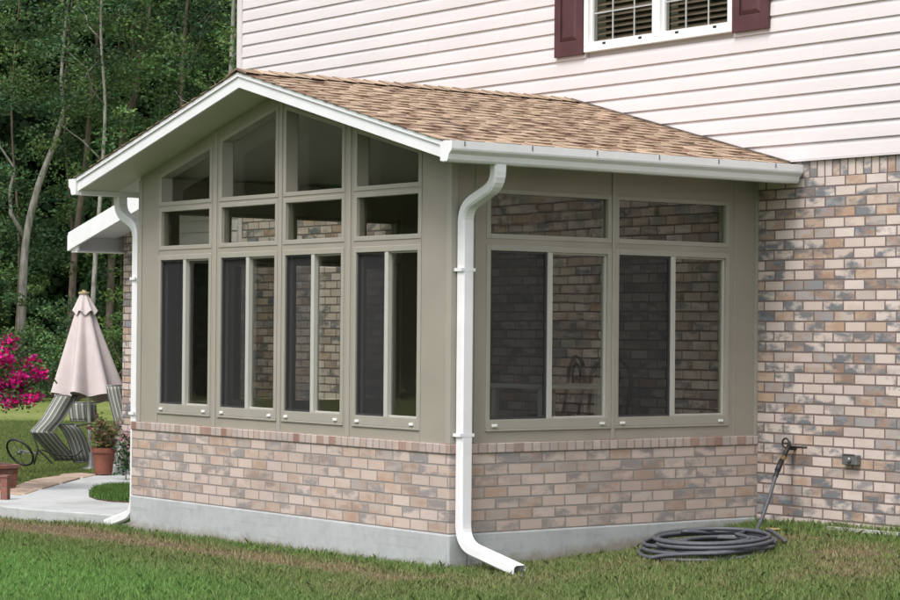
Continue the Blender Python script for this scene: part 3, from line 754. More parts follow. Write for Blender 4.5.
def rrect_tube(mb, pts, wa0, wb, side, crimp=()):
    """rectangular downspout; 'side' is the constant y axis, pts in the xz plane, mitred at the bends"""
    n0 = len(mb.v); P = [Vector(p) for p in pts]; K = 8; ch = .012
    for i, p in enumerate(P):
        t0 = (P[i]-P[i-1]).normalized() if i else (P[1]-P[0]).normalized(); t1 = (P[i+1]-P[i]).normalized() if i < len(P)-1 else t0
        wa = wa0*(.955 if (crimp and 0 < i < len(P)-1 and i % 2 and i in crimp) else 1.)
        t = (t0+t1).normalized(); nrm = Vector((-t.z, 0, t.x)); sc = 1/max(.5, t.dot(t1))
        for (e, g) in ((-1,-1+2*ch/wb),(-1+2*ch/wa,-1),(1-2*ch/wa,-1),(1,-1+2*ch/wb),(1,1-2*ch/wb),(1-2*ch/wa,1),(-1+2*ch/wa,1),(-1,1-2*ch/wb)):
            mb.v.append(tuple(p + nrm*e*wa/2*sc + Vector((0,1,0))*g*wb/2))
    for i in range(len(P)-1):
        for k in range(K): j = (k+1) % K; mb.f.append((n0+i*K+k, n0+i*K+j, n0+(i+1)*K+j, n0+(i+1)*K+k)); mb.c.append(None)
def arc(p, a, b, r, n=5):                    # round the corner at p between directions from a and to b
    p, a, b = Vector(p), Vector(a), Vector(b); u = (a-p).normalized(); v = (b-p).normalized(); A = p+u*r; B = p+v*r
    return [tuple(A.lerp(p, t).lerp(p.lerp(B, t), t)) for t in [i/(n-1) for i in range(n)]]
def downspout(sgn, xe, xwall, y, zb, kick):
    zt = rt(xe)-.004-.130; xo = xe+sgn*.040; xw = xwall+sgn*.043
    a = (xo, y, zt+.01); p1 = (xo, y, zt-.13); p2 = (xw, y, zt-.265); p3 = (xw, y, zb+.16); e = (xw+sgn*kick, y, zb+.04)
    pts = [a] + arc(p1, a, p2, .10, 13) + arc(p2, p1, p3, .10, 13) + arc(p3, p2, e, .14, 9) + [e]
    mb = MB(); rrect_tube(mb, pts, .070, .092, 1, set(range(2, 27))); o = mb.build('downspout', M['white'], sun)
    md = o.modifiers.new('wall', 'SOLIDIFY'); md.thickness = .003; md.offset = -1
    for z in (.90, 2.0):
        xo_, xi_ = xw+sgn*.039, xw+sgn*.0362
        st = MB().prism([(xwall, y-.062), (xo_, y-.062), (xo_, y+.056), (xwall, y+.056), (xwall, y+.049), (xi_, y+.049), (xi_, y-.050), (xwall, y-.050)], 2, z, z+.022)
        st.build('strap', M['white'], o)
downspout(1, XE1, .012, .075, .02, .60)
downspout(-1, XE0, XW-.012, .060, -.065, .46)

# ------------------------------------------------------------------ furniture inside the sunroom
FZ = ZF
tx, ty = -1.45, 2.02
tb = thing('bistro_table', 'tall pale bistro table inside the sunroom behind the side window', 'table', (tx, ty, FZ))
MB().box((tx-.33, ty-.33, FZ+.92), (tx+.33, ty+.33, FZ+.955)).build('tabletop', M['white2'], tb, bevel=.008)
for dx in (-.28, .28):
    for dy in (-.28, .28): MB().box((tx+dx-.022, ty+dy-.022, FZ), (tx+dx+.022, ty+dy+.022, FZ+.92)).build('leg', M['white2'], tb)
def bar_chair(loc, rz, lab):
    t = thing('iron_chair', lab, 'chair', (0,0,0), 'black iron chairs at the bistro table'); s = .19
    MB().lathe([(0, .66), (.19, .66), (.20, .675), (.19, .70), (0, .70)], (0,0,0), 20).build('seat', M['darkmetal'], t)
    for (sx_, sy_) in ((-1,-1),(1,-1),(1,1),(-1,1)): MB().tube([(sx_*.14, sy_*.14, .66), (sx_*.20, sy_*.20, 0)], .012, 8).build('leg', M['darkmetal'], t)
    MB().tube([(.17*math.cos(q), .17*math.sin(q), .25) for q in [i*PI/8 for i in range(17)]], .008, 6).build('footrest', M['darkmetal'], t)
    bk = MB(); bk.tube([(-.18, .16, .68), (-.19, .20, .9)] + [(-.19*math.cos(q), .21, .97+.19*math.sin(q)) for q in [i*PI/12 for i in range(13)]] + [(.19, .20, .9), (.18, .16, .68)], .015, 8)
    bk.tube([(.09*math.cos(q), .21, 1.0+.10*math.sin(q)) for q in [i*PI/8 for i in range(17)]], .009, 6); bk.tube([(-.08, .2, .78), (.08, .2, .78)], .008, 6)
    bk.build('backrest', M['darkmetal'], t, smooth=True)
    t.location = loc; t.rotation_euler = (0, 0, rz); return t
c1 = bar_chair((tx+.05, ty+.45, FZ), .25, 'black iron chair with round back, nearest the right end of the tall table')
c2 = copy_tree(c1); c2.location = (tx-.45, ty+.42, FZ); c2.rotation_euler = (0,0,-.35); c2['label'] = 'black iron chair with round back, farther left behind the tall table'

# ------------------------------------------------------------------ hose
hz = gz(1.04, 1.45) + .012
hs = thing('garden_hose', 'grey garden hose coiled on the grass and running up to the wall faucet', 'hose', (1.06, 1.50, hz))
pts = []; cx, cy = 1.00, 1.43; tot = 9.2; nn = 420
for i in range(nn):
    t = i/nn*tot; th = 2*PI*t + 2.0; lay = t/tot
    r = .43 - .20*((t*1.7) % 2.7)/2.7 + .02*math.sin(3*t) + .09*noise.noise((t*1.1, 0, 0)) + .05*noise.noise((t*3.1, 5, 0))
    ox, oy = .11*noise.noise((t*.9, 4, 0)), .11*noise.noise((t*.9, 9, 0))
    pts.append((cx+ox+r*math.cos(th)*1.05, cy+oy+r*math.sin(th)*1.05, gz(cx, cy)+.016+.105*lay + .020*noise.noise((t*2.1, 2, 1)) + .075*(r*math.sin(th))))
end = Vector(pts[-1]); up = [(.80, 2.05, .22), (.64, 2.22, .235), (.575, 2.33, .30), (.52, 2.46, .45), (.455, 2.60, .62), (.412, 2.69, .70)]
ctrl = [tuple(end)] + up
def smooth_pts(c, n=10):
    c = [Vector(p) for p in c]; c = [c[0]*2-c[1]] + c + [c[-1]*2-c[-2]]; out = []
    for i in range(1, len(c)-2):
        for k in range(n):
            t = k/n; p0, p1, p2, p3 = c[i-1:i+3]
            out.append(tuple(.5*((2*p1)+(p2-p0)*t+(2*p0-5*p1+4*p2-p3)*t*t+(3*p1-p0-3*p2+p3)*t**3)))
    out.append(tuple(c[-2])); return out
MB().tube(pts + smooth_pts(ctrl)[1:], .0135, 8).build('tube', M['hose'], hs, smooth=True)
MB().tube([(.455, 2.60, .62), (.42, 2.675, .685)], .021, 10).tube([(.47, 2.565, .575), (.455, 2.60, .62)], .017, 10).build('sleeve', M['rubber'], hs, smooth=True)
MB().tube([(.418, 2.68, .688), (.404, 2.715, .712)], .019, 8).build('coupling', M['brass'], hs)
# loose end with its coupling in the grass
tail = [(1.50, 1.35, hz+.05), (1.22, .98, hz+.015), (.95, .90, hz+.0), (.93, .96, hz+.0)]
MB().tube(smooth_pts([(cx+.3, cy+.4, hz+.07), (.92, 2.10, hz+.09), (.74, 2.22, .235)]), .0135, 8).build('loose_end', M['hose'], hs, smooth=True)
MB().tube([(.74, 2.20, .235), (.765, 2.25, .237)], .017, 8).tube([(.765, 2.25, .237), (.785, 2.29, .238)], .012, 8).build('coupling', M['brass'], hs)
MB().tube(smooth_pts([(1.42, 1.60, hz+.055), (1.40, 1.18, hz+.035), (1.22, 1.02, hz+.02), (1.06, .96, hz+.0), (.97, .92, hz-.02)]), .0135, 8).build('outer_turn', M['hose'], hs, smooth=True)
pp = MB().tube([(.93, 2.62, .243), (2.9, 2.60, .262)], .014, 8).tube([(.98, 2.57, .236), (2.9, 2.555, .258)], .011, 8).build('drain_pipe', M['pvc'], smooth=True)
tag(pp, 'pale grey pipe lying in the grass along the foot of the house wall', 'pipe')

# ------------------------------------------------------------------ leaves helper
def leaf_quads(centers, size, cols, flat=0.0, asp=.55):
    n = len(centers); a = RS.normal(size=(n,3)); a[:,2] *= .6; a /= np.linalg.norm(a, axis=1)[:,None]
    b_ = RS.normal(size=(n,3)); b_ -= (a*b_).sum(1)[:,None]*a; b_ /= np.linalg.norm(b_, axis=1)[:,None]
    s = size*RS.uniform(.6, 1.3, n)[:,None]
    P = np.stack([centers-a*s*.5, centers+b_*s*asp*.5, centers+a*s*.5, centers-b_*s*asp*.5], 1)
    return P.reshape(-1,3), np.repeat(cols, 1, axis=0)
def tone(n, base, spread=.25):
    base = np.array(base); k = RS.uniform(1-spread, 1+spread, (n,1)); h = RS.uniform(-.12, .12, (n,1))
    c = base*k; c[:,0:1] *= 1+h*2; return np.clip(c, 0, 1)

# ------------------------------------------------------------------ grass
def lawn(name, n, poly_test, xr, yr, hgt, wid, label):
    xs_ = RS.uniform(*xr, n); ys_ = RS.uniform(*yr, n); keep = []
    for x, y in zip(xs_, ys_):
        if not poly_test(x, y): continue
        d = dryness(x, y); c = noise.noise((x*6, y*6, 2.))
        if RS.rand() < max(0, (d-.42))*1.35: continue
        keep.append((x, y, gz(x, y), d, c))
    K = np.array(keep); m_ = len(K)
    ang = RS.uniform(0, 2*PI, m_); lean = RS.uniform(.05, .75, m_); h = hgt*RS.uniform(.5, 1.35, m_)*(1-.45*np.clip(K[:,3], 0, 1))*(1+.35*K[:,4]); near = np.exp(-np.clip(np.where(K[:,0] < .02, -K[:,1], K[:,0]), 0, 9)/.05)*(RS.rand(m_) < .30); h = h*(1+.6*near)*np.where(RS.rand(m_) < .02, 1.5, 1.); w = wid*RS.uniform(.7, 1.3, m_)
    la = RS.uniform(0, 2*PI, m_)
    base = K[:, :3].copy(); base[:,2] -= .004
    du = np.stack([np.cos(ang)*w/2, np.sin(ang)*w/2, np.zeros(m_)], 1)
    mid = base + np.stack([np.cos(la)*h*lean*.3, np.sin(la)*h*lean*.3, h*.55], 1)
    tip = base + np.stack([np.cos(la)*h*lean, np.sin(la)*h*lean, h*(1-lean*.35)], 1)
    P = np.stack([base-du, base+du, mid+du*.7, tip, mid-du*.7], 1).reshape(-1,3)
    dr_ = np.clip(K[:,3] + RS.normal(0, .22, m_), 0, 1)[:,None]
    gr = np.array([(.172,.265,.080)])*(1-dr_**1.2) + np.array([(.36,.285,.18)])*dr_**1.2
    gr = gr*RS.uniform(.65, 1.3, (m_,1)); lf = np.clip((-K[:,1:2]-1.1)/1., 0, 1)*np.clip((-K[:,0:1]+1.5)/2., 0, 1); gr = gr*(1+lf*np.array([(.02,.34,.14)])); yl = RS.rand(m_) < .10; gr[yl] = gr[yl]*.5 + np.array([.17,.17,.07])
    o = fast_mesh(name, P, 5, gr, M['grassblade']); tag(o, label, 'grass', kind='stuff'); return o
CO = (CAM.x, CAM.y)
def infrust(x, y, lo=-3.2, hi=3.1, dmax=30):
    dx, dy = x-CO[0], y-CO[1]; dep = dx*F.x+dy*F.y; lat = dx*.602+dy*.7985
    return 12.6 < dep < dmax and -dep*.206-.15 < lat < dep*.206+.15
def free(x, y):
    if XW-.03 < x < .03 and y > -.03: return False
    if y > D-.02 and x > XL1: return False
    if x < -4.28 and y > -.01 + .13*(x+4.9)*(1 if x > -6.2 else 0): return False
    if x < -5.4 and y > -.20: return False
    if x < -7.2 and y > -.33 + .19*(x+7.2): return False
    return True
lawn('lawn_grass', 460000, lambda x, y: infrust(x, y) and free(x, y), (-8.2, 3.4), (-4.2, 2.84), .052, .0058, 'short patchy green lawn with dry brown spots around the sunroom')
def isle(x, y):
    u_ = (x+6.25)/1.55; v_ = (y-1.55)/1.1
    a_ = math.atan2(y-1.5, x+6.1); return ((x+6.1)*.72+(y-1.5)*.70)**2/.9**2*0 + ((x+5.95)/1.9)**2 + ((y-1.62)/.86)**2 < 1 if x < -4.3 else False
ISL = [(-6.69,.89), (-7.24,1.24), (-7.5,1.5), (-7.5,1.85), (-6.9,2.0), (-5.6,2.0), (-4.7,1.7), (-5.0,1.1), (-5.85,.86), (-6.05,.76), (-6.32,.77)]
def inpoly(x, y, P):
    r_ = False; j = len(P)-1
    for i in range(len(P)):
        if (P[i][1] > y) != (P[j][1] > y) and x < (P[j][0]-P[i][0])*(y-P[i][1])/(P[j][1]-P[i][1])+P[i][0]: r_ = not r_
        j = i
    return r_
o = sheet('planting_bed', ISL, .0, .062, M['soil']); tag(o, kind='structure')
n = 60000; q = np.stack([RS.uniform(-8., -4.7, n), RS.uniform(.7, 2.5, n)], 1); q = np.array([p for p in q if inpoly(p[0], p[1], ISL) and infrust(p[0], p[1], dmax=40)])
nn = len(q); ang = RS.uniform(0, 2*PI, nn); la = RS.uniform(0, 2*PI, nn); h = RS.uniform(.03, .085, nn); ln = RS.uniform(.05, .6, nn)
base = np.column_stack([q, np.full(nn, .06)]); du = np.stack([np.cos(ang)*.003, np.sin(ang)*.003, 0*ang], 1)
mid = base + np.stack([np.cos(la)*h*ln*.3, np.sin(la)*h*ln*.3, h*.55], 1); tip = base + np.stack([np.cos(la)*h*ln, np.sin(la)*h*ln, h*.9], 1)
o = fast_mesh('bed_grass', np.stack([base-du, base+du, mid+du*.7, tip, mid-du*.7], 1).reshape(-1,3), 5, tone(nn, (.12,.22,.055), .35), M['grassblade']); tag(o, 'taller green grass in the rounded bed inside the concrete path', 'grass', kind='stuff')
def backlawn(x, y):
    if not infrust(x, y, dmax=45): return False
    if y > D-.1 and x > XL1-.1: return False
    if x > -9.75 and y > .3: return False
    if x > -12.6 and y < 2.0 - (x+9.2)*-.45 and x > -9.4: return False
    return x < -8. and y > -1. + 0*x and not inpoly(x, y, front+back)
n = 150000; dd = RS.uniform(23., 36., n); ll = RS.uniform(-.205, -.13, n)*dd
q = np.stack([CAM.x+F.x*dd+.602*ll, CAM.y+F.y*dd+.7985*ll], 1); q = np.array([p for p in q if backlawn(p[0], p[1])])
nn = len(q); ang = RS.uniform(0, 2*PI, nn); la = RS.uniform(0, 2*PI, nn); h = RS.uniform(.02, .055, nn); ln = RS.uniform(.05, .7, nn)
base = np.column_stack([q, [gz(a_, b_) for a_, b_ in q]]); du = np.stack([np.cos(ang)*.004, np.sin(ang)*.004, 0*ang], 1)
mid = base + np.stack([np.cos(la)*h*ln*.3, np.sin(la)*h*ln*.3, h*.55], 1); tip = base + np.stack([np.cos(la)*h*ln, np.sin(la)*h*ln, h*.9], 1)
o = fast_mesh('back_lawn_grass', np.stack([base-du, base+du, mid+du*.7, tip, mid-du*.7], 1).reshape(-1,3), 5, tone(nn, (.175,.225,.075), .35), M['grassblade']); tag(o, 'mown yellowish lawn behind the patio reaching the woods', 'grass', kind='stuff')

# ------------------------------------------------------------------ patio things
ux, uy = W(25.5, -3.965); uz = gz(ux, uy)
um = thing('patio_umbrella', 'closed faded pink canvas patio umbrella with wooden finial', 'umbrella', (ux, uy, uz))
tilt = Vector((-.075, -.07))
def ut(z): k = (z-.05)/1.9; return (ux+tilt.x*k, uy+tilt.y*k)
MB().tube([(ux, uy, uz), (*ut(1.9), 1.93)], .019, 10).build('pole', M['white2'], um, smooth=True)
MB().lathe([(0,0),(.12,0),(.12,.03),(.04,.05),(.026,.2),(0,.2)], (ux, uy, uz), 20).build('base', M['galv'], um, smooth=True)
def folded(z0, z1, r0, r1, pleats, dep, flare=1.0, ph=0, n=96, rows=14, slant=0.):
    mb = MB(); 
    for i in range(rows+1):
        t = i/rows; z = z1 + (z0-z1)*t; cxx, cyy = ut(z); r = r1 + (r0-r1)*(t**flare)
        for k in range(n):
            th = 2*PI*k/n; s = math.cos(pleats*th+ph); d = 1 - dep*(.25+.75*t)*(.5-.5*s)
            q = r*d*(1+.05*math.sin(2*th+1)*t)
            mb.v.append((cxx+q*math.cos(th), cyy+q*math.sin(th), z - (.05*t*(.5-.5*s)) + slant*t*math.cos(th-2.2)))
    for i in range(rows):
        for k in range(n): j = (k+1) % n; mb.f.append((i*n+k, i*n+j, (i+1)*n+j, (i+1)*n+k)); mb.c.append(None)
    return mb
folded(.86, 1.90, .435, .07, 7, .42, 1.05, slant=-.05).build('canopy', M['canvas'], um, smooth=True)
folded(1.80, 1.985, .145, .045, 7, .16, 1.1, rows=6).build('vent_flounce', M['canvas'], um, smooth=True)
MB().lathe([(0,0),(.06,0),(.06,.022),(.02,.028),(.02,.045),(0,.045)], (*ut(1.985), 1.985), 16).build('finial', M['wood'], um)

def sling_chair(lab, profile, wdir, width, loc, wheel=False, group='striped sling chairs on the back lawn'):
    """profile: (h, z) polyline of the sling in a vertical plane; wdir: direction of the chair's width"""
    t = thing('striped_chair', lab, 'chair', loc, group)
    wv = Vector((wdir[0], wdir[1], 0)).normalized(); hv = Vector((R.x, R.y, 0)).normalized()*1.0
    base = Vector(loc); pr = smooth_pts([(p[0], p[2] if len(p) > 2 else 0, p[1]) for p in profile], 3)
    fv = Vector((F.x, F.y, 0)).normalized()
    def P(h, z, w, d=0): return base + hv*h + Vector((0,0,z)) + wv*w + fv*d
    s = MB()
    for a_ in pr: s.v += [tuple(P(a_[0], a_[2], 0, a_[1])), tuple(P(a_[0], a_[2], width, a_[1]))]
    for i in range(len(pr)-1):
        s.f.append((2*i, 2*i+1, 2*i+3, 2*i+2)); s.c.append(None); s.uvs[i] = [(0, i*.1), (.5, i*.1), (.5, (i+1)*.1), (0, (i+1)*.1)]
    o = s.build('sling', M['stripe'], t, smooth=True); md = o.modifiers.new('t', 'SOLIDIFY'); md.thickness = .006
    for w in (0, width): MB().tube([P(a_[0], a_[2], w, a_[1]) for a_ in pr], .009, 6).build('side_rail', M['galv'], t, smooth=True)
    MB().tube([P(pr[0][0], pr[0][2], 0, pr[0][1]), P(pr[0][0], pr[0][2], width, pr[0][1])], .009, 6).build('cross_bar', M['galv'], t, smooth=True)
    MB().tube([P(pr[-1][0], pr[-1][2], 0, pr[-1][1]), P(pr[-1][0], pr[-1][2], width, pr[-1][1])], .009, 6).build('cross_bar', M['galv'], t, smooth=True)
    return t, P
cx0, cy0 = W(25.0, -4.2); cz0 = gz(cx0, cy0)
z0 = lambda v: 1.6 + (334-v)/2296*25.0 - cz0
lt = lambda u_: (u_-450)/2296*25.0 + 4.2
wd = (-F.x, -F.y)
tC, P = sling_chair('tipped over striped sling chair nearest the flowers, with a spoked wheel', [(lt(53), z0(402), .25), (lt(47), z0(414), .18), (lt(41), z0(426), .09), (lt(32.5), z0(437), 0), (lt(34), z0(440), .02), (lt(39), z0(449), .14), (lt(46), z0(460), .30), (lt(51), z0(468), .40)], (F.x*.55+R.x*.8, F.y*.55+R.y*.8), .26, (cx0, cy0, cz0))
MB().tube([P(lt(34), z0(439), 0), P(lt(44), z0(455), -.05), P(lt(56), z0(469), -.02)], .010, 6).tube([P(lt(44), z0(455), -.05), P(lt(40), z0(470), -.05)], .010, 6).build('leg', M['darkmetal'], tC)
MB().tube(smooth_pts([P(lt(52), z0(432), .3), P(lt(72), z0(430), .3), P(lt(80), z0(445), .3), P(lt(82), z0(462), .3)]), .010, 6).build('armrest', M['darkmetal'], tC, smooth=True)
MB().tube(smooth_pts([P(lt(44), z0(455), -.02), P(lt(54), z0(460), .05), P(lt(68), z0(461), .1), P(lt(74), z0(455), .12)]), .009, 6).build('armrest', M['darkmetal'], tC, smooth=True)
wc = P(lt(26), z0(458), -.05); wr = .17; wax = (Vector((F.x, F.y, 0))*.72+Vector((R.x, R.y, 0))*.45+Vector((0,0,.55))).normalized(); e1 = wax.cross(Vector((0,0,1))).normalized(); e2 = wax.cross(e1)
MB().tube([wc + e1*wr*math.cos(q)+e2*wr*math.sin(q) for q in [i*PI/14 for i in range(29)]], .013, 8).build('wheel', M['darkmetal'], tC, smooth=True)
wo = [c_ for c_ in tC.children if c_.name.startswith('wheel')][0]
sp_ = MB()
for i in range(7): q = i*2*PI/7; sp_.tube([wc, wc+e1*wr*math.cos(q)+e2*wr*math.sin(q)], .004, 5)
sp_.tube([wc-wax*.03, wc+wax*.03], .02, 8); sp_.tube([wc+wax*.03, P(lt(42), z0(460), .0)], .01, 6); sp_.build('spoke', M['galv'], wo)
sling_chair('striped sling chair standing on end beside the terracotta pot', [(lt(54), z0(431), .0), (lt(59), z0(436), .03), (lt(64), z0(448), .12), (lt(69), z0(470), .22)], (F.x*.3+R.x*.9, F.y*.3+R.y*.9), .20, (*W(25.25, -4.2), cz0))
sling_chair('dark striped chair back seen below the umbrella canopy', [(lt(67), z0(411)), (lt(67.5), z0(420)), (lt(69), z0(430))], (R.x, R.y), .30, (*W(26.0, -4.2-.13), cz0))
sling_chair('pale striped chair leaning against the brick corner behind the potted plant', [(lt(106), z0(391)), (lt(109), z0(405)), (lt(114), z0(424)), (lt(118), z0(440)), (lt(112), z0(468))], (R.x*.9+F.x*.3, R.y*.9+F.y*.3), .18, (*W(25.1, -4.2), cz0))
# terracotta pot with its plant
px, py = -9.42, 2.52; pz = .062
pt = thing('flower_pot', 'terracotta pot of leafy plant at the end of the path', 'flower pot', (px, py, pz))
MB().lathe([(0,0),(.088,0),(.118,.225),(.132,.228),(.136,.28),(.122,.28),(.118,.24),(0,.235)], (px, py, pz), 28).build('pot', M['terracotta'], pt, smooth=False)
st = MB(); cs = []
for i in range(34):
    a_ = rnd.uniform(0, 2*PI); r_ = rnd.uniform(.02, .20); h = rnd.uniform(.25, .50)*(1-.6*r_)
    b_ = (px+.05*math.cos(a_), py+.05*math.sin(a_), pz+.23); e_ = (px+r_*math.cos(a_), py+r_*math.sin(a_), pz+.23+h*.92)
    md_ = ((b_[0]*.6+e_[0]*.4), (b_[1]*.6+e_[1]*.4), (b_[2]+e_[2])/2); st.tube([b_, md_, e_], [.004,.003,.002], 5)
    for k in range(26):
        t = rnd.uniform(.15, 1.); p = Vector(b_).lerp(Vector(e_), t); cs.append((p.x+rnd.gauss(0,.03), p.y+rnd.gauss(0,.03), p.z+rnd.gauss(0,.02)))
st.build('stem', M['bark_brown'], pt)
cs = np.array(cs); cl = tone(len(cs), (.13,.16,.05), .5); rr = RS.rand(len(cs)) < .28; cl[rr] = tone(rr.sum(), (.24,.12,.09), .4); rr = RS.rand(len(cs)) < .12; cl[rr] = tone(rr.sum(), (.10,.03,.07), .4)
P4, _ = leaf_quads(cs, .055, cl, asp=.35); fast_mesh('foliage', P4, 4, cl, M['leaf'], pt)
# small plant at the brick corner
qx, qy = W(23.6, -3.315)
sp2 = thing('flowering_plant', 'small dark leaved plant with mauve flowers at the brick corner', 'plant', (qx, qy, .05))
cs = np.column_stack([RS.normal(qx, .055, 320), RS.normal(qy, .055, 320), .05+np.concatenate([RS.uniform(.05, .46, 260), RS.uniform(.30, .52, 60)])])
P4, _ = leaf_quads(cs, .05, cs, asp=.6); fast_mesh('foliage', P4, 4, np.concatenate([tone(260, (.04,.085,.03), .4), tone(60, (.38,.20,.26), .3)]), M['leaf'], sp2)
MB().tube([(qx, qy, .0), (qx+.01, qy, .2), (qx, qy+.01, .42)], .006, 6).build('stem', M['bark_brown'], sp2)
# red brick post and planter at the left edge
bx, by = W(20.75, -4.00)
o = MB().box((-.034,-.034,.0), (.034,.034,.20)).box((-.042,-.042,.2001), (.042,.042,.222)).build('brick_post', M['brick_red'], bevel=.004); o.location = (bx, by, .05); o.rotation_euler = (0,0,.65)
tag(o, 'short red brick post standing on the path edge at the far left', 'post')
bx, by = W(23.4, -4.74)
pl = thing('brick_planter', 'low red brick planter under the magenta flowers', 'planter', (bx, by, .05))
q = MB(); q.box((bx-.26,by-.26,-.08), (bx+.26,by+.26,.17)); q = q.build('wall', M['brick_red'], pl); 
MB().box((bx-.28,by-.28,.1701), (bx+.28,by+.28,.215)).build('rim', M['brick_red'], pl, bevel=.006)
MB().box((bx-.22,by-.22,.2152), (bx+.22,by+.22,.22)).build('soil', M['soil'], pl)
# bougainvillea
gx0, gy0 = W(21.9, -4.95)
bg = thing('bougainvillea', 'bush with bright magenta flower clusters at the left edge', 'flowering bush', (gx0, gy0, .05))
def at(u_, v_, dep): l_ = (u_-450)/2296*dep; x_, y_ = W(dep, l_); return (x_, y_, 1.6+(334-v_)/2296*dep)
bs = MB(); tips = []
for (u_, v_, s_) in ((8,350,.11), (2,362,.13), (30,370,.11), (40,379,.09), (18,385,.13), (0,372,.14), (6,400,.12), (24,398,.10), (28,405,.08), (36,404,.075), (12,408,.09), (-8,390,.16), (-20,360,.2), (-25,400,.2), (12,345,.06), (-30,340,.2)):
    dp = 21.9 + rnd.uniform(-.25, .25); e_ = at(u_, v_, dp); tips.append((e_, s_))
    s0_ = (gx0+rnd.uniform(-.05,.05), gy0+rnd.uniform(-.05,.05), .05); m1 = (gx0*.75+e_[0]*.25, gy0*.75+e_[1]*.25, e_[2]*.8+.15); bs.tube(smooth_pts([s0_, m1, (e_[0]*.6+m1[0]*.4, e_[1]*.6+m1[1]*.4, (e_[2]+m1[2])/2+.06), e_], 4), .007, 5)
bs.build('stem', M['bark_brown'], bg, smooth=True)
fcs = []; lcs = []
for e_, s_ in tips:
    for k in range(int(3600*s_)): fcs.append([e_[i]+rnd.gauss(0, s_*.33)*(.7 if i == 2 else 1) for i in range(3)])
    for k in range(int(1500*s_)): lcs.append([e_[i]+rnd.gauss(0, s_*.62)+(.02 if i == 2 else 0) for i in range(3)])
fcs = np.array(fcs); lcs = np.array(lcs)
P4, _ = leaf_quads(fcs, .048, None if False else fcs, asp=.85); cl = tone(len(fcs), (.78,.030,.32), .3); fast_mesh('flowers', P4, 4, cl, M['petal'], bg)
P4, _ = leaf_quads(lcs, .045, lcs, asp=.6); fast_mesh('foliage', P4, 4, tone(len(lcs), (.075,.13,.035), .45), M['leaf'], bg)

# ------------------------------------------------------------------ trees
def limb_pts(a, b_, n=6, wob=.12):
    a, b_ = Vector(a), Vector(b_); Ln = (b_-a).length
    return [a.lerp(b_, i/n) + (Vector((rnd.gauss(0,1), rnd.gauss(0,1), rnd.gauss(0,.5)))*wob*Ln*.18 if 0 < i < n else Vector()) for i in range(n+1)]
GREENS = [(.058,.112,.044), (.084,.152,.052), (.044,.092,.044), (.104,.168,.054), (.062,.116,.042)]
def make_leaves(clumps, per, size, base, shade_var=.45):
    C_ = []; cl = []
    for (p, s_) in clumps:
        n = int(per*(s_**1.4)*rnd.uniform(.7, 1.3)) + 8
        q = RS.normal(size=(n,3)); q /= (np.linalg.norm(q, axis=1)[:,None]+1e-6); q *= (RS.uniform(.25, 1, (n,1))**.6)*s_; q[:,2] *= .55
        C_.append(q + np.array(p)); k = rnd.uniform(1-shade_var, 1+shade_var); bb = rnd.choice(GREENS) if base is None else base
        cl.append(tone(n, tuple(v*k for v in bb), .30))
    return np.concatenate(C_), np.concatenate(cl)
def tree(loc, path, r0, crown, lab, kind='tree', bark='bark', per=420, size=.085, base=None, name='woodland_tree', branches=(), group='trees of the woods behind the lawn'):
    """path: list of (dx, dy, z) of the trunk; crown: (z0, z1, radius, n clumps)"""
    t = thing(name, lab, kind, loc, group); lo = Vector(loc)
    pp_ = smooth_pts([lo+Vector(p) for p in path], 5); k = len(pp_)
    MB().tube(pp_, [r0*(1-.72*i/(k-1)) for i in range(k)], 9).build('trunk', M[bark], t, smooth=True)
    clumps = []; br = MB(); z0, z1, rad, nc = crown
    for (p0, p1, r_) in branches: q = limb_pts(lo+Vector(p0), lo+Vector(p1), 5, .2); MB().tube(q, [r_*(1-.75*i/5) for i in range(6)], 6).build('branch', M[bark], t, smooth=True)
    for i in range(nc):
        z = rnd.uniform(z0, z1); f = (z-z0)/max(.1, z1-z0); rr = rad*(.55+.6*math.sin(PI*min(1, f*.85+.12)))*math.sqrt(rnd.uniform(.08, 1)); a_ = rnd.uniform(0, 2*PI)
        near = min(pp_, key=lambda p: abs(Vector(p).z-lo.z-z*.85)); n_ = Vector(near)
        e_ = Vector((n_.x+rr*math.cos(a_), n_.y+rr*math.sin(a_), lo.z+z)); clumps.append((e_, rnd.uniform(.22, .62)))
        if i % 9 == 0 and per > 400: MB().tube(limb_pts(n_, e_, 4, .3), [.02,.016,.012,.009,.005], 5).build('branch', M[bark], t, smooth=True)
    P_, cl = make_leaves(clumps, per, size, base); P4, _ = leaf_quads(P_, size, cl); fast_mesh('crown', P4, 4, cl, M['leaf'], t)
    return t
def T3(dep, lat): x_, y_ = W(dep, lat); return (x_, y_, gz(x_, y_)-.05)
def rel(pts, dep, l0): return [((.602*(l_-l0)), .7985*(l_-l0), z) for (l_, z) in pts]
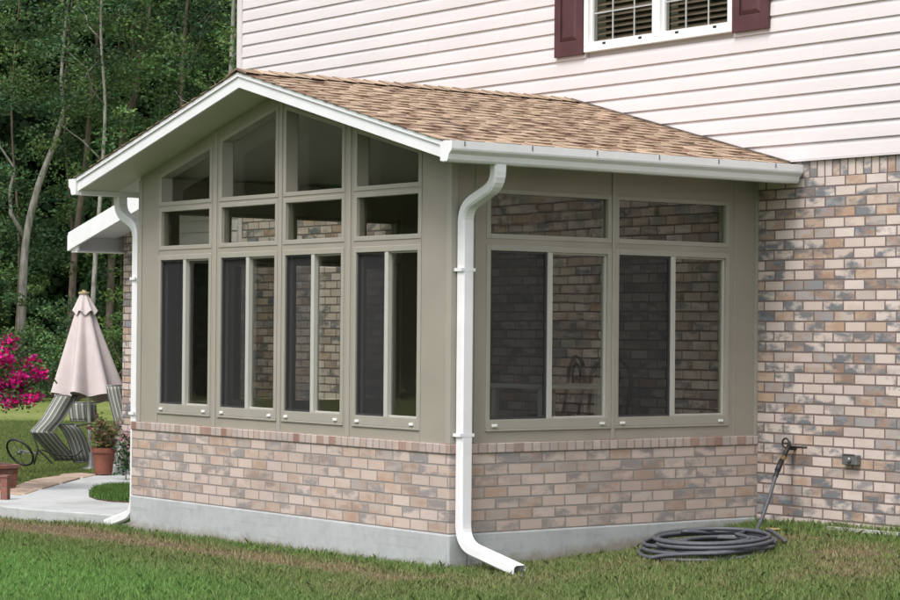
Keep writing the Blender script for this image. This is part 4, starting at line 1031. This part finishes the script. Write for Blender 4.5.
# named trunks
d0 = 46.
tree(T3(d0, -8.62), rel([(-8.62,0),(-8.58,1.4),(-8.51,3.1),(-8.31,4.1),(-8.11,4.7),(-7.95,5.15),(-7.78,5.8),(-7.83,6.5),(-7.7,8.2)], d0, -8.62), .095, (5.6, 9.5, 1.5, 34),
     'grey woodland tree with crooked pale trunk nearest the left edge', branches=[((.602*.84,.7985*.84,5.75), (.602*1.5,.7985*1.5,6.75), .045), ((.602*.1,.7985*.1,3.2), (-.3,-.4,5.6), .05)])
tree(T3(d0+.6, -7.72), rel([(-7.72,0),(-7.68,1.8),(-7.6,3.2),(-7.42,4.8),(-7.33,6.0),(-7.22,7.1),(-7.1,9.)], d0, -7.72), .09, (6.0, 10, 1.5, 34), 'brown straight trunked tree between the two crooked trees', bark='bark_brown')
tree(T3(d0+.8, -6.95), rel([(-6.95,0),(-6.9,3.0),(-6.78,4.6),(-6.67,5.5),(-6.43,6.3),(-6.39,6.8),(-6.2,7.7),(-6.1,9.)], d0, -6.95), .085, (7.2, 10.5, 1.4, 26), 'brown slender tree with forked top right of the straight trunk', bark='bark_brown', branches=[((.602*.56,.7985*.56,6.7), (.602*.35,.7985*.35,8.0), .03), ((.602*.56,.7985*.56,6.7), (.602*.95,.7985*.95,7.6), .03)])
tree(T3(d0-1, -6.98), rel([(-6.98,0),(-7.0,1.6),(-6.95,2.9),(-6.85,4.4),(-6.8,5.8),(-6.9,7.4),(-6.8,9.)], d0, -6.98), .06, (4.2, 9.0, 1.2, 30), 'thin grey tree rising behind the closed umbrella')
tree(T3(d0+.5, -5.6), rel([(-5.6,0),(-5.62,3),(-5.5,5),(-5.45,7.),(-5.3,9.)], d0, -5.6), .08, (4.6, 9.5, 1.5, 40), 'leafy tree rising behind the sunroom roof slope', bark='bark_brown')
tree(T3(d0-1.5, -4.4), rel([(-4.4,0),(-4.42,3),(-4.3,6),(-4.2,9.5)], d0, -4.4), .09, (5.2, 10, 1.5, 44), 'pale green leafy tree beside the upper left house corner', base=(.075,.13,.04))
tree(T3(d0-1.2, -9.6), rel([(-9.6,0),(-9.5,3),(-9.7,6),(-9.5,9.)], d0, -9.6), .11, (3.6, 9.5, 1.5, 46), 'dense dark tree cut by the left edge of the picture')
k = 0
LB = ['dark mid-height tree filling the gap left of the trunks', 'bushy tree between the crooked trunk and the umbrella', 'low branching dark tree behind the umbrella top', 'tall leafy tree behind the forked slender tree', 'dense tree in the second row above the roof tip', 'tall dark tree in the second row near the house corner', 'second row dark tree in the middle of the woods', 'second row tree at the left edge']
for (dp, la_, z0_, z1_, nc) in ((48.5,-9.2,2.0,9.5,60), (48,-8.0,1.6,6.5,44), (48.5,-6.6,1.2,6.,50), (49.5,-6.2,4.5,11,64), (50,-5.2,1.5,10.5,80), (51,-3.9,1.8,11,80), (51,-7.4,4,11,70), (51,-10.2,1.5,11,70)):
    tree(T3(dp, la_), rel([(la_,0),(la_+.1,3),(la_-.1,6),(la_+.1,9.)], dp, la_), .045, (z0_, z1_, 1.6, int(nc*1.25)), LB[k], bark='bark_brown', per=380, size=.10); k += 1
# undergrowth shrubs at the wood's edge
US = [(43.5,-8.9,1.3), (43.8,-8.1,1.0), (43.2,-7.35,1.5), (44,-6.75,1.2), (43.5,-6.1,1.9), (44,-5.4,2.4), (44.2,-4.7,3.0), (44.6,-9.5,1.9), (45.,-7.7,2.0), (45,-6.3,2.6), (45.2,-8.5,2.4)]
UL = ['undergrowth shrub nearest the flowering bush', 'low shrub left of the umbrella at the lawn edge', 'shrub directly left of the umbrella tip', 'shrub behind the umbrella canopy', 'shrub between the umbrella and the brick corner', 'tall shrub under the lower eave', 'tallest shrub hidden partly by the sunroom wall', 'shrub at the far left of the wood edge', 'shrub behind the low one, left of the umbrella', 'shrub above the umbrella tip', 'shrub around the foot of the crooked grey tree']
for i, (dp, la_, hh) in enumerate(US):
    lo = T3(dp, la_); t = thing('shrub', UL[i], 'shrub', lo, 'undergrowth shrubs at the edge of the woods'); clumps = []; st = MB()
    for q in range(int(11*hh)):
        a_ = rnd.uniform(0, 2*PI); r_ = .62*math.sqrt(rnd.random()); z = rnd.uniform(.12, hh)
        e_ = Vector((lo[0]+r_*math.cos(a_), lo[1]+r_*math.sin(a_), lo[2]+z)); clumps.append((e_, rnd.uniform(.18, .38)))
        if q % 2 == 0: st.tube(limb_pts(lo, e_, 4, .3), [.02,.016,.012,.008,.004], 5)
    st.build('stem', M['bark_brown'], t); P_, cl = make_leaves(clumps, 560, .075, (.075,.125,.032) if i % 3 == 0 else None, .4); P4, _ = leaf_quads(P_, .075, cl); fast_mesh('foliage', P4, 4, cl, M['leaf'], t)
# the mass of the woods behind, reads as one
def woods(name, n, dlo, dhi, llo, lhi, h, size, lab, frame=None):
    dd = RS.uniform(dlo, dhi, n); ll = RS.uniform(llo, lhi, n); zz = h*RS.uniform(0, 1, n)
    nz = np.array([noise.noise((l_*.45, z*.45, d_*.3)) + .6*noise.noise((l_*1.4, z*1.4, d_)) for l_, z, d_ in zip(ll, zz, dd)]); kp = nz > -.34
    dd, ll, zz, nz = dd[kp], ll[kp], zz[kp], nz[kp]
    if frame is None: x = CAM.x+F.x*dd+.602*ll; y = CAM.y+F.y*dd+.7985*ll
    else: x = frame[0]+frame[2]*dd-frame[3]*ll; y = frame[1]+frame[3]*dd+frame[2]*ll
    cs = np.column_stack([x, y, zz+.1]); cl = tone(len(cs), (.040,.084,.034), .4)*(1+.8*nz[:,None]).clip(.5, 1.6)
    P4, _ = leaf_quads(cs, size, cl, asp=.7); o = fast_mesh(name, P4, 4, cl, M['leaf']); tag(o, lab, 'woods', kind='stuff')
woods('distant_woods', 170000, 52, 62, -17, 1, 15, .34, 'dark mass of woodland foliage far behind the trees')
woods('opposite_woods', 110000, 44, 52, -34, 30, 17, .75, 'dark mass of woodland across the front lawn, mirrored in the gable windows', frame=(-2, 0, -.80, -.60))

# ------------------------------------------------------------------ light
w = bpy.data.worlds.new('World'); S.world = w; w.use_nodes = True; nt = w.node_tree; bgn = nt.nodes['Background']
SE, SAZ = math.radians(58), math.radians(160)          # elevation; compass direction the light comes from (x = sin, y = cos)
sky = N(nt, 'ShaderNodeTexSky'); sky.sky_type = 'NISHITA'; sky.sun_disc = False; sky.sun_elevation = SE; sky.sun_rotation = SAZ
sky.air_density = 1.4; sky.dust_density = 4.0; sky.ozone_density = 1.0
hs_ = N(nt, 'ShaderNodeHueSaturation'); hs_.inputs['Saturation'].default_value = .42; L(nt, sky.outputs[0], hs_.inputs['Color']); L(nt, hs_.outputs[0], bgn.inputs[0]); bgn.inputs[1].default_value = .15
sd = bpy.data.lights.new('sun', 'SUN'); sd.energy = 1.15; sd.angle = math.radians(18); sd.color = (1, .965, .92)
so = bpy.data.objects.new('sun', sd); C.objects.link(so)
dirv = Vector((math.sin(SAZ)*math.cos(SE), math.cos(SAZ)*math.cos(SE), math.sin(SE)))
so.rotation_euler = dirv.to_track_quat('Z', 'Y').to_euler(); so.location = (0, -10, 20)
S.view_settings.view_transform = 'Standard'; S.view_settings.look = 'None'; S.view_settings.gamma = 1; S.view_settings.use_curve_mapping = False
S.view_settings.exposure = 0.74
S.cycles.max_bounces = 10; S.cycles.transparent_max_bounces = 24
